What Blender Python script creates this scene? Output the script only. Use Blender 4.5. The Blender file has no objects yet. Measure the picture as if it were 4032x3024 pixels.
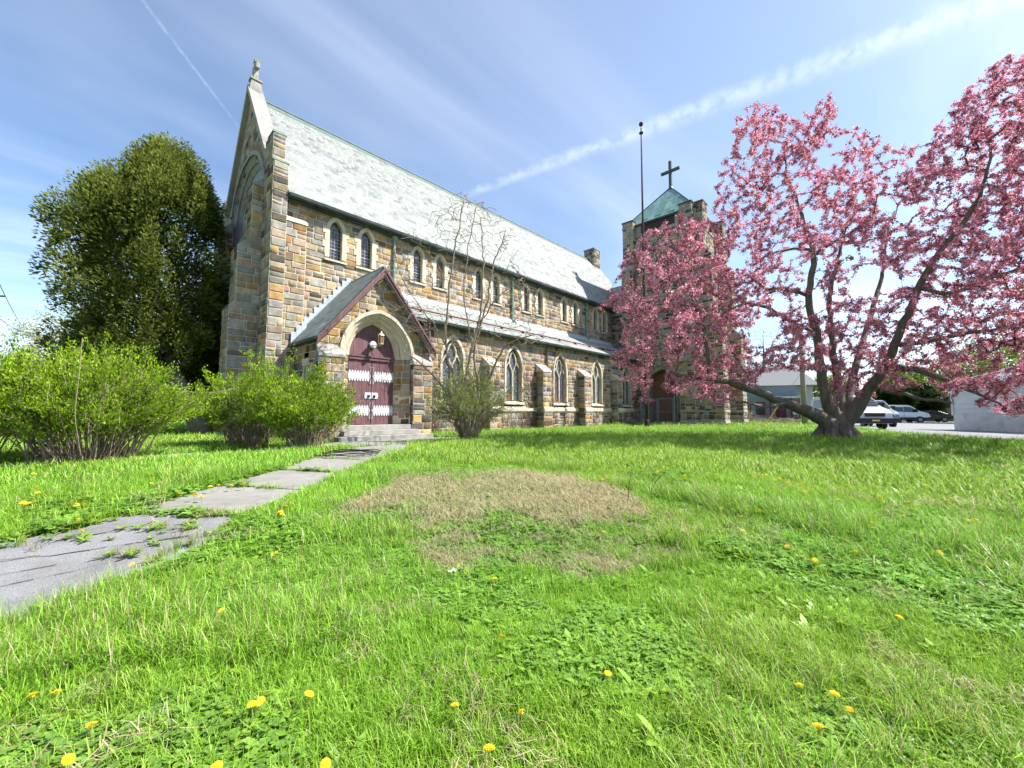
import bpy, bmesh, math, random
import numpy as np
from mathutils import Vector, Matrix

# ------------------------------------------------------------------ camera
sc = bpy.context.scene
YAW, PITCH, ROLL = math.radians(43.726), math.radians(3.865), math.radians(0.165)
EYE = Vector((0, 0, 1.0))
FW = Vector((math.cos(YAW), math.sin(YAW), 0)); RT = Vector((math.sin(YAW), -math.cos(YAW), 0)); UP = Vector((0, 0, 1))
f2 = FW * math.cos(PITCH) + UP * math.sin(PITCH); u2 = UP * math.cos(PITCH) - FW * math.sin(PITCH)
c_r = RT * math.cos(ROLL) + u2 * math.sin(ROLL); c_u = u2 * math.cos(ROLL) - RT * math.sin(ROLL)
cam_d = bpy.data.cameras.new('camera'); cam = bpy.data.objects.new('camera', cam_d); sc.collection.objects.link(cam)
cam_d.sensor_width = 36; cam_d.lens = 36 * 1602.2 / 4032; cam_d.clip_start = 0.05; cam_d.clip_end = 6000
m = Matrix.Identity(4)
for i in range(3):
    m[i][0] = c_r[i]; m[i][1] = c_u[i]; m[i][2] = -f2[i]; m[i][3] = EYE[i]
cam.matrix_world = m
sc.camera = cam

# ------------------------------------------------------------------ sky and sun
SUN_AZ = Vector((0.68, -0.73)).normalized(); SUN_EL = math.radians(49)
w = bpy.data.worlds.new('World'); sc.world = w; w.use_nodes = True
nt = w.node_tree; nt.nodes.clear()
def N(t, typ, **kw):
    n = t.nodes.new(typ)
    for k, v in kw.items():
        if k.startswith('i_'): n.inputs[k[2:].replace('_', ' ')].default_value = v
        else: setattr(n, k, v)
    return n
def L(t, a, b): t.links.new(a, b)
out = N(nt, 'ShaderNodeOutputWorld'); bg = N(nt, 'ShaderNodeBackground'); bg.inputs[1].default_value = 0.108; w.cycles.sampling_method = 'MANUAL'; w.cycles.sample_map_resolution = 512
sky = N(nt, 'ShaderNodeTexSky', sky_type='NISHITA', sun_disc=False, sun_elevation=SUN_EL,
        sun_rotation=math.atan2(SUN_AZ.x, SUN_AZ.y), altitude=50, air_density=1.0, dust_density=0.25, ozone_density=2.6)
tc = N(nt, 'ShaderNodeTexCoord')
def wmath(op, a, b=None, c=None, clamp=False):
    n = N(nt, 'ShaderNodeMath', operation=op, use_clamp=clamp)
    for i, v in enumerate((a, b, c)):
        if v is None: continue
        if isinstance(v, (int, float)): n.inputs[i].default_value = v
        else: L(nt, v, n.inputs[i])
    return n.outputs[0]
def wdot(v):
    n = N(nt, 'ShaderNodeVectorMath', operation='DOT_PRODUCT'); L(nt, tc.outputs['Generated'], n.inputs[0]); n.inputs[1].default_value = v
    return n.outputs['Value']
def ramp(val, lo, hi):
    n = N(nt, 'ShaderNodeMapRange', interpolation_type='SMOOTHSTEP', clamp=True)
    L(nt, val, n.inputs[0]); n.inputs[1].default_value = lo; n.inputs[2].default_value = hi
    return n.outputs[0]
def raydir(dx, dy):       # direction of a point of the photograph (2212 px wide copy)
    s = 4032 / 2212
    return (f2 + c_r * ((dx * s - 2016) / 1602.2) - c_u * ((dy * s - 1512) / 1602.2)).normalized()
# thin high cloud, seen as a flat layer overhead
sep = N(nt, 'ShaderNodeSeparateXYZ'); L(nt, tc.outputs['Generated'], sep.inputs[0])
zc = wmath('MAXIMUM', sep.outputs[2], 0.06)
cmb = N(nt, 'ShaderNodeCombineXYZ'); L(nt, wmath('DIVIDE', sep.outputs[0], zc), cmb.inputs[0]); L(nt, wmath('DIVIDE', sep.outputs[1], zc), cmb.inputs[1])
mp = N(nt, 'ShaderNodeMapping'); mp.inputs['Rotation'].default_value = (0, 0, -0.32); mp.inputs['Scale'].default_value = (0.35, 1.1, 1); L(nt, cmb.outputs[0], mp.inputs[0])
n1 = N(nt, 'ShaderNodeTexNoise', i_Scale=0.9, i_Detail=4.0, i_Roughness=0.55, i_Distortion=0.5); L(nt, mp.outputs[0], n1.inputs[0])
cirrus = wmath('MULTIPLY', ramp(n1.outputs['Fac'], 0.34, 0.78), 0.32)
sunv = Vector((SUN_AZ.x * math.cos(SUN_EL), SUN_AZ.y * math.cos(SUN_EL), math.sin(SUN_EL)))
glow = wmath('MULTIPLY', ramp(wdot(sunv), -0.15, 1.0), 0.15)
def contrail(p, q, half, noise_scale, amt, wide):
    a, b = raydir(*p), raydir(*q); nrm = a.cross(b).normalized()
    along = (b - a * a.dot(b)).normalized()
    nn = N(nt, 'ShaderNodeTexNoise', i_Scale=noise_scale, i_Detail=3.0, i_Roughness=0.6); L(nt, tc.outputs['Generated'], nn.inputs[0])
    t = ramp(wdot(along), -0.12, 0.65)
    hw = wmath('ADD', wmath('MULTIPLY', t, half * wide), half)
    off = wmath('ADD', wdot(nrm), wmath('MULTIPLY', wmath('SUBTRACT', nn.outputs['Fac'], 0.5), half * 1.6))
    d = wmath('DIVIDE', wmath('ABSOLUTE', off), hw)
    core = wmath('SUBTRACT', 1.0, ramp(d, 0.0, 1.25))
    tex = ramp(nn.outputs['Fac'], 0.25, 0.68)
    side = ramp(wdot(along), -0.16, 0.02)
    return wmath('MULTIPLY', wmath('MULTIPLY', core, wmath('MULTIPLY', tex, side)), amt)
t1 = contrail((1060, 402), (1900, 95), 0.0105, 34.0, 0.24, 1.2)
t2 = contrail((420, 148), (330, 30), 0.0028, 60.0, 0.16, 0.3)
cl = wmath('ADD', wmath('ADD', cirrus, glow), wmath('ADD', t1, t2), clamp=True)
cl = wmath('MULTIPLY', cl, ramp(sep.outputs[2], -0.02, 0.10))
hs = N(nt, 'ShaderNodeHueSaturation'); hs.inputs['Saturation'].default_value = 1.0; hs.inputs['Value'].default_value = 1.0; L(nt, sky.outputs[0], hs.inputs['Color'])
mx = N(nt, 'ShaderNodeMix', data_type='RGBA'); L(nt, cl, mx.inputs[0]); L(nt, hs.outputs[0], mx.inputs[6]); mx.inputs[7].default_value = (6.2, 6.6, 7.2, 1)
L(nt, mx.outputs[2], bg.inputs[0]); L(nt, bg.outputs[0], out.inputs[0])

sun_d = bpy.data.lights.new('sun', 'SUN'); sun_d.energy = 5.0; sun_d.angle = math.radians(0.53); sun_d.color = (1.0, 0.955, 0.88)
sun = bpy.data.objects.new('sun', sun_d); sc.collection.objects.link(sun)
sun.rotation_mode = 'QUATERNION'; sun.rotation_quaternion = (-sunv).to_track_quat('-Z', 'Y')
sun.location = (0, 0, 60)
sc.view_settings.view_transform = 'Standard'; sc.view_settings.look = 'None'; sc.view_settings.gamma = 1.0
sc.view_settings.exposure = 1.15; sc.view_settings.use_curve_mapping = False
sc.cycles.use_denoising = True; sc.cycles.max_bounces = 4; sc.cycles.transparent_max_bounces = 4; sc.cycles.use_adaptive_sampling = True; sc.cycles.adaptive_threshold = 0.03
sc.cycles.diffuse_bounces = 2; sc.cycles.glossy_bounces = 2; sc.cycles.transmission_bounces = 2; sc.cycles.caustics_reflective = False; sc.cycles.caustics_refractive = False; sc.cycles.sample_clamp_indirect = 8

# ------------------------------------------------------------------ helpers
COL = sc.collection
rng = np.random.default_rng(7); random.seed(7)
def srgb(h):
    h = h.lstrip('#'); r = [int(h[i:i + 2], 16) / 255 for i in (0, 2, 4)]
    return tuple(c / 12.92 if c <= 0.04045 else ((c + 0.055) / 1.055) ** 2.4 for c in r)
def smooth(t): t = np.clip(t, 0, 1); return t * t * (3 - 2 * t)
_lat = np.random.default_rng(3).random((64, 64))
def vnoise(x, y, s=1.0):
    x = np.asarray(x, float) * s; y = np.asarray(y, float) * s
    xi = np.floor(x).astype(int); yi = np.floor(y).astype(int); fx = smooth(x - xi); fy = smooth(y - yi)
    a = _lat[xi % 64, yi % 64]; b = _lat[(xi + 1) % 64, yi % 64]; c = _lat[xi % 64, (yi + 1) % 64]; d = _lat[(xi + 1) % 64, (yi + 1) % 64]
    return (a * (1 - fx) + b * fx) * (1 - fy) + (c * (1 - fx) + d * fx) * fy
def fbm(x, y, s=1.0): return vnoise(x, y, s) * .55 + vnoise(np.asarray(x) + 17.3, np.asarray(y) + 5.1, s * 2.1) * .29 + vnoise(np.asarray(x) + 7.7, np.asarray(y) + 31, s * 4.3) * .16

class MB:
    """collects faces; build() links them as one mesh object"""
    def __init__(s): s.v = []; s.f = []; s.c = []; s.cur = None
    def add(s, vs, fs):
        o = len(s.v); s.v += [tuple(p) for p in vs]; s.f += [tuple(i + o for i in f) for f in fs]
        if s.cur is not None: s.c += [s.cur] * len(vs)
        return s
    def box(s, x0, x1, y0, y1, z0, z1):
        vs = [(x, y, z) for z in (z0, z1) for y in (y0, y1) for x in (x0, x1)]
        return s.add(vs, [(0, 2, 3, 1), (4, 5, 7, 6), (0, 1, 5, 4), (2, 6, 7, 3), (0, 4, 6, 2), (1, 3, 7, 5)])
    def hexa(s, b, t):      # two quads (bottom, top), same order, counter-clockwise from above
        return s.add(list(b) + list(t), [(3, 2, 1, 0), (4, 5, 6, 7)] + [(i, (i + 1) % 4, 4 + (i + 1) % 4, 4 + i) for i in range(4)])
    def prism(s, poly, off):        # poly extruded by vector off
        n = len(poly); off = Vector(off); a = [Vector(p) for p in poly]
        return s.add(a + [p + off for p in a], [tuple(range(n)), tuple(range(2 * n - 1, n - 1, -1))] + [(i, n + i, n + (i + 1) % n, (i + 1) % n) for i in range(n)])
    def tube(s, pts, rad, n=6, cap=True):
        pts = [Vector(p) for p in pts]; rad = rad if hasattr(rad, '__len__') else [rad] * len(pts)
        vs = []; fs = []; ref = None
        for i, p in enumerate(pts):
            d = (pts[min(i + 1, len(pts) - 1)] - pts[max(i - 1, 0)]).normalized()
            if ref is None: ref = Vector((0, 0, 1)) if abs(d.z) < .8 else Vector((1, 0, 0))
            a = d.cross(ref).normalized(); b = d.cross(a).normalized(); ref = -b if False else ref
            for k in range(n):
                t = 2 * math.pi * k / n; vs.append(p + (a * math.cos(t) + b * math.sin(t)) * rad[i])
        for i in range(len(pts) - 1):
            for k in range(n): fs.append((i * n + k, i * n + (k + 1) % n, (i + 1) * n + (k + 1) % n, (i + 1) * n + k))
        if cap: fs.append(tuple(range(n - 1, -1, -1))); fs.append(tuple(range((len(pts) - 1) * n, len(pts) * n)))
        return s.add(vs, fs)
    def lathe(s, c, prof, n=12, axis='z'):      # prof: (radius, height)
        vs = []; fs = []
        for r, h in prof:
            for k in range(n):
                t = 2 * math.pi * k / n; x, y = r * math.cos(t), r * math.sin(t)
                vs.append({'z': (c[0] + x, c[1] + y, c[2] + h), 'y': (c[0] + x, c[1] + h, c[2] - y), 'x': (c[0] + h, c[1] + x, c[2] + y)}[axis])
        for i in range(len(prof) - 1):
            for k in range(n): fs.append((i * n + k, i * n + (k + 1) % n, (i + 1) * n + (k + 1) % n, (i + 1) * n + k))
        fs.append(tuple(range(n - 1, -1, -1))); fs.append(tuple(range((len(prof) - 1) * n, len(prof) * n)))
        return s.add(vs, fs)
    def build(s, name, mat, parent=None, smooth_sh=False, origin=None, bevel=0):
        me = bpy.data.meshes.new(name); me.from_pydata(s.v, [], s.f)
        if s.c:
            a = me.color_attributes.new('Col', 'FLOAT_COLOR', 'POINT'); a.data.foreach_set('color', np.array([(*c[:3], 1) for c in s.c], np.float32).ravel())
        if mat: me.materials.append(mat)
        if smooth_sh: me.polygons.foreach_set('use_smooth', [True] * len(me.polygons))
        me.update()
        o = bpy.data.objects.new(name, me); COL.objects.link(o)
        if bevel:
            b = o.modifiers.new('bevel', 'BEVEL'); b.width = bevel; b.segments = 2; b.limit_method = 'ANGLE'
        if parent: o.parent = parent
        return o
def npmesh(name, v, f, mat, parent=None, col=None, smooth_sh=False):
    """big mesh from arrays; f is (n,3) or (n,4)"""
    v = np.asarray(v, np.float32); f = np.asarray(f, np.int32); k = f.shape[1]
    me = bpy.data.meshes.new(name); me.vertices.add(len(v)); me.vertices.foreach_set('co', v.ravel())
    me.loops.add(f.size); me.loops.foreach_set('vertex_index', f.ravel())
    me.polygons.add(len(f)); me.polygons.foreach_set('loop_start', np.arange(0, f.size, k, dtype=np.int32)); me.polygons.foreach_set('loop_total', np.full(len(f), k, np.int32))
    if col is not None:
        col = np.asarray(col, np.float32)
        if col.shape[1] == 3: col = np.c_[col, np.ones(len(col), np.float32)]
        a = me.color_attributes.new('Col', 'FLOAT_COLOR', 'POINT'); a.data.foreach_set('color', col.astype(np.float32).ravel())
    me.materials.append(mat); me.update(calc_edges=True)
    if smooth_sh: me.polygons.foreach_set('use_smooth', np.ones(len(f), bool))
    o = bpy.data.objects.new(name, me); COL.objects.link(o)
    if parent: o.parent = parent
    return o
def tag(o, label=None, cat=None, group=None, kind=None):
    if label: o['label'] = label
    if cat: o['category'] = cat
    if group: o['group'] = group
    if kind: o['kind'] = kind
    return o
def empty(name, label, cat, loc=(0, 0, 0), group=None):
    o = bpy.data.objects.new(name, None); COL.objects.link(o); o.location = loc; o.empty_display_size = .2
    return tag(o, label, cat, group)
def adopt(parent, *obs):        # parent children that were built in world coordinates
    bpy.context.view_layer.update()
    for o in obs: o.parent = parent; o.matrix_parent_inverse = parent.matrix_world.inverted()

# ------------------------------------------------------------------ materials
def mat(name, base=(.5, .5, .5), rough=.7, var=.12, scale=6.0, bump=.0, bscale=40.0, col_attr=None, spec=.3, metal=0.0, hue=0.0, detail=3, stretch=None, second=None, second_amt=0.0, second_scale=1.5, translucent=0.0, tint_amt=1.0):
    mt = bpy.data.materials.new(name); mt.use_nodes = True; t = mt.node_tree; b = t.nodes['Principled BSDF']
    b.inputs['Roughness'].default_value = rough; b.inputs['Specular IOR Level'].default_value = spec; b.inputs['Metallic'].default_value = metal
    tcn = N(t, 'ShaderNodeTexCoord'); geo = N(t, 'ShaderNodeNewGeometry')
    mpn = N(t, 'ShaderNodeMapping'); L(t, geo.outputs['Position'], mpn.inputs[0])
    if stretch: mpn.inputs['Scale'].default_value = stretch
    if col_attr == 'Col':
        c = N(t, 'ShaderNodeVertexColor', layer_name='Col').outputs[0]
    elif col_attr == 'OBJ':
        c = N(t, 'ShaderNodeObjectInfo').outputs['Color']
    else:
        c = N(t, 'ShaderNodeRGB'); c.outputs[0].default_value = (*base, 1); c = c.outputs[0]
    if second:
        ns = N(t, 'ShaderNodeTexNoise', i_Scale=second_scale, i_Detail=3.0, i_Roughness=.62); L(t, mpn.outputs[0], ns.inputs[0])
        mr = N(t, 'ShaderNodeMapRange', clamp=True); mr.inputs[1].default_value = .45; mr.inputs[2].default_value = .68; mr.inputs[4].default_value = second_amt; L(t, ns.outputs[0], mr.inputs[0])
        mxn = N(t, 'ShaderNodeMix', data_type='RGBA'); L(t, mr.outputs[0], mxn.inputs[0]); L(t, c, mxn.inputs[6]); mxn.inputs[7].default_value = (*second, 1); c = mxn.outputs[2]
    if var:
        nz = N(t, 'ShaderNodeTexNoise', i_Scale=scale, i_Detail=float(detail), i_Roughness=.6); L(t, mpn.outputs[0], nz.inputs[0])
        mr = N(t, 'ShaderNodeMapRange'); mr.inputs[1].default_value = .25; mr.inputs[2].default_value = .75; mr.inputs[3].default_value = 1 - var; mr.inputs[4].default_value = 1 + var; L(t, nz.outputs[0], mr.inputs[0])
        h = N(t, 'ShaderNodeHueSaturation'); L(t, mr.outputs[0], h.inputs['Value']); L(t, c, h.inputs['Color']); c = h.outputs[0]
    L(t, c, b.inputs['Base Color'])
    if bump:
        nb = N(t, 'ShaderNodeTexNoise', i_Scale=bscale, i_Detail=2.0, i_Roughness=.6); L(t, mpn.outputs[0], nb.inputs[0])
        bp = N(t, 'ShaderNodeBump', i_Strength=bump, i_Distance=.02); L(t, nb.outputs[0], bp.inputs['Height']); L(t, bp.outputs[0], b.inputs['Normal'])
    if translucent:
        tr = N(t, 'ShaderNodeBsdfTranslucent'); L(t, c, tr.inputs[0]); mxs = N(t, 'ShaderNodeMixShader'); mxs.inputs[0].default_value = translucent
        o = t.nodes['Material Output']; L(t, b.outputs[0], mxs.inputs[1]); L(t, tr.outputs[0], mxs.inputs[2]); L(t, mxs.outputs[0], o.inputs[0])
    return mt
M = {}
M['stone'] = mat('rock_faced_stone', col_attr='Col', rough=.9, var=.26, scale=7, bump=.7, bscale=26, spec=.15, stretch=(1, 1, .6), second=(.10, .08, .06), second_amt=.5, second_scale=2.2)
M['stone1'] = mat('rock_faced_stone_single', col_attr='OBJ', rough=.9, var=.26, scale=7, bump=.7, bscale=26, spec=.15, stretch=(1, 1, .6), second=(.10, .08, .06), second_amt=.5, second_scale=2.2)
M['mortar'] = mat('mortar', (.52, .47, .39), .95, .2, 5, .4, 60, second=(.34, .31, .27), second_amt=.5, second_scale=1.2)
M['lime'] = mat('limestone_trim', (.56, .50, .38), .85, .14, 5, .25, 50, second=(.30, .27, .22), second_amt=.5, second_scale=2.0)
M['limegrey'] = mat('weathered_limestone', (.31, .295, .265), .85, .2, 4, .3, 40, second=(.16, .15, .14), second_amt=.7, second_scale=1.6)
M['slate'] = mat('roof_slate', col_attr='Col', rough=.62, var=.12, scale=9, bump=.08, bscale=40, spec=.22)
M['slate1'] = mat('roof_slate_single', col_attr='OBJ', rough=.62, var=.12, scale=9, bump=.08, bscale=40, spec=.22)
M['copper'] = mat('green_copper', (.17, .29, .245), .6, .25, 4, .15, 30, second=(.10, .16, .14), second_amt=.6, second_scale=1.4)
M['ridge'] = mat('dull_ridge_copper', (.10, .15, .135), .65, .25, 4)
M['gutter'] = mat('dark_gutter', (.035, .045, .042), .55, .3, 5, second=(.12, .22, .19), second_amt=.35, second_scale=1.1)
M['lead'] = mat('lead_flashing', (.42, .46, .52), .5, .2, 7, .3, 16, second=(.25, .27, .30), second_amt=.5)
M['maroon'] = mat('maroon_paint', (.135, .066, .076), .55, .16, 7, .25, 30, stretch=(6, 6, .8), second=(.20, .12, .125), second_amt=.6, second_scale=2)
M['rail'] = mat('rusty_red_rail', (.15, .03, .025), .6, .2, 9)
M['pipe'] = mat('brown_downpipe', (.16, .11, .095), .55, .15, 6)
M['white'] = mat('white_paint', (.60, .62, .64), .5, .06, 12, .15, 40)
M['glass'] = mat('leaded_glass', (.035, .040, .052), .12, .5, 3.5, spec=.6)
M['came'] = mat('lead_came', (.30, .31, .33), .5, .1)
M['board'] = mat('brown_board', (.19, .10, .06), .8, .2, 5)
M['black'] = mat('black_iron', (.012, .012, .013), .5, .1)
M['bronze'] = mat('dark_bronze', (.055, .075, .068), .55, .25, 5)
M['concrete'] = mat('concrete', (.33, .32, .295), .9, .16, 4, .35, 90, second=(.2, .195, .18), second_amt=.6, second_scale=1.3)
M['bark'] = mat('grey_bark', (.145, .125, .105), .95, .35, 9, 1.0, 26, stretch=(1, 1, .35))
M['darkbark'] = mat('dark_bark', (.075, .062, .055), .95, .35, 12, .9, 30, stretch=(1, 1, .4))
M['twig'] = mat('pale_twig', (.24, .19, .14), .9, .25, 8)
M['darktwig'] = mat('brown_twig', (.13, .095, .07), .9, .25, 8)
def leafmat(name, tr_amt):
    mt = bpy.data.materials.new(name); mt.use_nodes = True; t = mt.node_tree; t.nodes.remove(t.nodes['Principled BSDF']); vc = N(t, 'ShaderNodeVertexColor', layer_name='Col')
    d = N(t, 'ShaderNodeBsdfDiffuse'); tr = N(t, 'ShaderNodeBsdfTranslucent'); ms = N(t, 'ShaderNodeMixShader'); ms.inputs[0].default_value = tr_amt
    L(t, vc.outputs[0], d.inputs[0]); L(t, vc.outputs[0], tr.inputs[0]); L(t, d.outputs[0], ms.inputs[1]); L(t, tr.outputs[0], ms.inputs[2]); L(t, ms.outputs[0], t.nodes['Material Output'].inputs[0]); return mt
M['leafcol'] = leafmat('leaf', .38); M['petal'] = leafmat('petal', .46)
M['poleiron'] = mat('flagpole_paint', (.06, .036, .04), .8, .15, 3, spec=.1)
# ------------------------------------------------------------------ terrain
def gz(x, y):
    x = np.asarray(x, float); y = np.asarray(y, float)
    d = np.minimum(1, np.hypot(np.maximum(y, 0) / 11, np.maximum(x, 0) / 18))
    z = -.42 * (1 - smooth(d)) - .22 * smooth((x - 25) / 32)
    r = np.hypot((x - 4.0) / 2.4, (y - 3.5) / 2.0)
    z = z + .08 * smooth(1.15 - r) * (.7 + .6 * vnoise(x, y, 1.3))
    return z + (vnoise(x, y, .8) - .5) * .03 * (np.hypot(x, y) < 60)
def gzf(x, y): return float(gz(x, y))

M['soil'] = mat('lawn_soil', (.09, .135, .028), .95, .35, 1.6, .6, 30, second=(.17, .16, .07), second_amt=.5, second_scale=.9)
M['asphalt'] = mat('asphalt', (.23, .23, .235), .9, .14, 1.2, .3, 120, second=(.17, .17, .17), second_amt=.5, second_scale=.25)
M['oldasphalt'] = mat('worn_asphalt_path', (.25, .25, .255), .95, .25, 60, .8, 110, second=(.15, .145, .14), second_amt=.7, second_scale=1.6)
M['slab'] = mat('grey_path_slab', (.245, .235, .215), .95, .14, 5, .4, 90, second=(.155, .15, .135), second_amt=.7, second_scale=1.4)
M['linepaint'] = mat('faded_yellow_line', (.50, .36, .08), .8, .25, 9)

def axis_pts(a, b, step, far, n=16):
    core = np.arange(a, b + step, step); g = np.geomspace(1, far, n)
    return np.concatenate([a - g[::-1], core, core[-1] + g])
gx = axis_pts(-8, 40, .3, 1500); gy = axis_pts(-10, 28, .3, 1500)
GX, GY = np.meshgrid(gx, gy, indexing='ij'); GZ = gz(GX, GY)
nx, ny = GX.shape; idx = np.arange(nx * ny).reshape(nx, ny)
ground = npmesh('ground', np.c_[GX.ravel(), GY.ravel(), GZ.ravel()], np.c_[idx[:-1, :-1].ravel(), idx[1:, :-1].ravel(), idx[1:, 1:].ravel(), idx[:-1, 1:].ravel()], M['soil'], smooth_sh=True)
tag(ground, 'green spring lawn in front of the church', None, kind='structure')

def sheet(name, near, far, mt, lift, n=24, thick=.0):
    """strip between two polylines, following the ground"""
    near = np.array(near, float); far = np.array(far, float); v = []; f = []
    m = len(near)
    for j in range(n + 1):
        p = near + (far - near) * (j / n); v.append(np.c_[p, gz(p[:, 0], p[:, 1]) + lift])
    v = np.concatenate(v); ii = np.arange((n + 1) * m).reshape(n + 1, m)
    f = np.c_[ii[:-1, :-1].ravel(), ii[:-1, 1:].ravel(), ii[1:, 1:].ravel(), ii[1:, :-1].ravel()]
    return npmesh(name, v, f, mt, smooth_sh=True)
def dens(pts, k=6):
    pts = np.array(pts, float); o = []
    for a, b in zip(pts[:-1], pts[1:]): o += [a + (b - a) * t / k for t in range(k)]
    return np.array(o + [pts[-1]])
LOT_EDGE = dens([(34, 3.4), (30.5, 2.25), (27.2, .85), (23.5, -.65), (21.7, -1.75), (19.85, -2.65), (17.5, -4.6), (15.5, -8), (14.5, -14)])
LOT_FAR = np.stack([LOT_EDGE[:, 0] * 0 + 74, np.linspace(6, -45, len(LOT_EDGE))], 1)
lot = sheet('parking_lot', LOT_EDGE, LOT_FAR, M['asphalt'], .035, 40); tag(lot, 'grey asphalt parking lot beyond the lawn', None, kind='structure')
ln = sheet('lot_line', dens([(36.0, 2.1), (40.5, -.4)]), dens([(36.1, 2.17), (40.6, -.33)]), M['linepaint'], .041, 1); tag(ln, None, None, kind='structure')
# walk along the church, then the old path to the camera's left
WALK = [(-8, 11.6, 10.3), (-1.0, 11.9, 10.5), (1.0, 12.0, 10.5), (3.6, 12.15, 10.6), (5.2, 12.9, 10.7), (9.2, 12.9, 10.6), (10.3, 11.75, 10.75), (20.8, 12.0, 11.5), (27.2, 12.9, 12.0)]
def inpoly(x, y, poly):
    x = np.asarray(x); y = np.asarray(y); r = np.zeros(x.shape, bool); n = len(poly); j = n - 1
    for i in range(n):
        xi, yi = poly[i]; xj, yj = poly[j]
        c = ((yi > y) != (yj > y)) & (x < (xj - xi) * (y - yi) / (yj - yi + 1e-12) + xi); r ^= c; j = i
    return r
walk_poly = [(a, b) for a, b, c in WALK] + [(a, c) for a, b, c in WALK[::-1]]
M['walk'] = mat('concrete_walk', (.285, .28, .265), .95, .14, 4, .35, 90, second=(.20, .195, .185), second_amt=.6, second_scale=1.1)
wk = empty('walk', None, None); wk['kind'] = 'structure'
def quad_slab(name, c4, mt, lift, parent, thick=.09, tilt=0):
    b = MB(); top = [(x, y, gzf(x, y) + lift + tilt * (k in (0, 1))) for k, (x, y) in enumerate(c4)]
    b.hexa([(x, y, z - thick) for x, y, z in top], top)
    return b.build(name, mt, parent, bevel=.008)
# walk split into poured sections
wa = np.array(WALK, float)
xs_w = np.arange(-8, 27.0, 1.52)
for x0 in xs_w:
    x1 = min(x0 + 1.505, 27.2)
    f = lambda x, k: float(np.interp(x, wa[:, 0], wa[:, k]))
    quad_slab('walk_section', [(x0, f(x0, 2)), (x1, f(x1, 2)), (x1, f(x1, 1)), (x0, f(x0, 1))], M['walk'], .028 + random.uniform(-.006, .006), wk)
# diagonal path slabs (joints measured on the ground)
pth = empty('path', None, None); pth['kind'] = 'structure'
JL = [(.38, 6.33), (1.40, 7.22), (2.44, 8.10), (3.35, 9.02), (4.25, 9.95), (5.0, 10.65)]
JR = [(1.34, 5.36), (2.26, 6.22), (3.2, 7.1), (4.25, 7.95), (5.7, 9.1), (6.8, 10.65)]
SLABS = []
for i in range(5):
    a, b, c, d = JL[i], JR[i], JR[i + 1], JL[i + 1]
    g = .012
    c4 = [tuple(np.array(a) * (1 - g) + np.array(d) * g), tuple(np.array(b) * (1 - g) + np.array(c) * g), tuple(np.array(c) * (1 - g) + np.array(b) * g), tuple(np.array(d) * (1 - g) + np.array(a) * g)]
    SLABS.append(c4); quad_slab('slab', c4, M['slab'], .03 + [.005, -.004, .012, 0, .006][i], pth, tilt=[.0, .012, -.006, .01, 0][i])
ASPH_L = dens([(-7.5, 5.9), (-3.0, 5.85), (-.9, 5.75), (.0, 5.95), (.36, 6.28)], 8); ASPH_R = dens([(-7.5, 4.5), (-2.8, 4.1), (-.3, 3.82), (.72, 4.5), (1.32, 5.36)], 8)
ap = sheet('asphalt_path', ASPH_R, ASPH_L, M['oldasphalt'], .018, 12); ap.parent = pth
PATH_POLYS = [c for c in SLABS] + [[tuple(p) for p in ASPH_R] + [tuple(p) for p in ASPH_L[::-1]]]
# cracks in the asphalt: dark crooked gaps with dirt in them
cb = MB()
for a, b, wd in [((-2.6, 4.75), (-.1, 4.95), .018), ((-1.2, 4.55), (.2, 4.72), .012), ((-.8, 5.35), (.75, 5.05), .022), ((-2.2, 5.5), (-.2, 5.3), .014), ((-.2, 5.6), (.6, 5.75), .02)]:
    n = 14; P = []
    for i in range(n + 1):
        t = i / n; x = a[0] + (b[0] - a[0]) * t; y = a[1] + (b[1] - a[1]) * t + random.uniform(-.03, .03)
        P.append((x, y, gzf(x, y) + .024))
    for p, q in zip(P[:-1], P[1:]):
        h = wd * random.uniform(.1, .7)
        cb.add([(p[0], p[1] - h, p[2]), (q[0], q[1] - h, q[2]), (q[0], q[1] + h, q[2]), (p[0], p[1] + h, p[2])], [(0, 1, 2, 3)])
M['crack'] = mat('dirt_in_crack', (.05, .035, .03), 1, .3, 20)
cb.build('crack', M['crack'], pth)
# ------------------------------------------------------------------ church
church = empty('church', 'long stone church with slate roof, gabled porch and square tower', 'church', (16, 15, 0))
church_kids = []
def part(b, name, mt, parent=None, **k):
    o = b.build(name, mt, None, **k)
    if parent is None: church_kids.append(o)
    else: o.parent = parent
    return o
TAN = [(.46, .35, .23), (.42, .33, .23), (.47, .38, .27), (.40, .31, .20), (.44, .34, .25)]
GREY = [(.36, .34, .30), (.30, .28, .25), (.40, .37, .32), (.33, .32, .29)]
OCH = [(.48, .31, .13), (.44, .26, .10), (.46, .34, .17), (.38, .20, .09)]
DRK = [(.13, .12, .11), (.17, .14, .11), (.20, .13, .085), (.11, .10, .095)]
PINK = [(.40, .27, .20), (.38, .28, .23)]
def pal(wt): return [(c, w_ / len(l)) for l, w_ in zip((TAN, GREY, OCH, DRK, PINK), wt) for c in l]
P_SOUTH = pal((.38, .26, .20, .13, .03)); P_WEST = pal((.36, .38, .07, .14, .05)); P_PORCH = pal((.34, .16, .36, .11, .03)); P_TOWER = pal((.16, .34, .07, .42, .01)); P_SIDE = pal((.2, .26, .20, .32, .02))  # P_SIDE, P_TOWER: extra dark stones paint in the shade of west faces
STONES = []     # (corner origin, U, N, w, h, colour, wall)
def pick(p):
    r = random.random() * sum(x[1] for x in p)
    for c, w_ in p:
        r -= w_
        if r <= 0: break
    k = random.uniform(.60, 1.0); return (c[0] * k, c[1] * k * random.uniform(.97, 1.03), c[2] * k * random.uniform(.92, 1.06))
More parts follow.
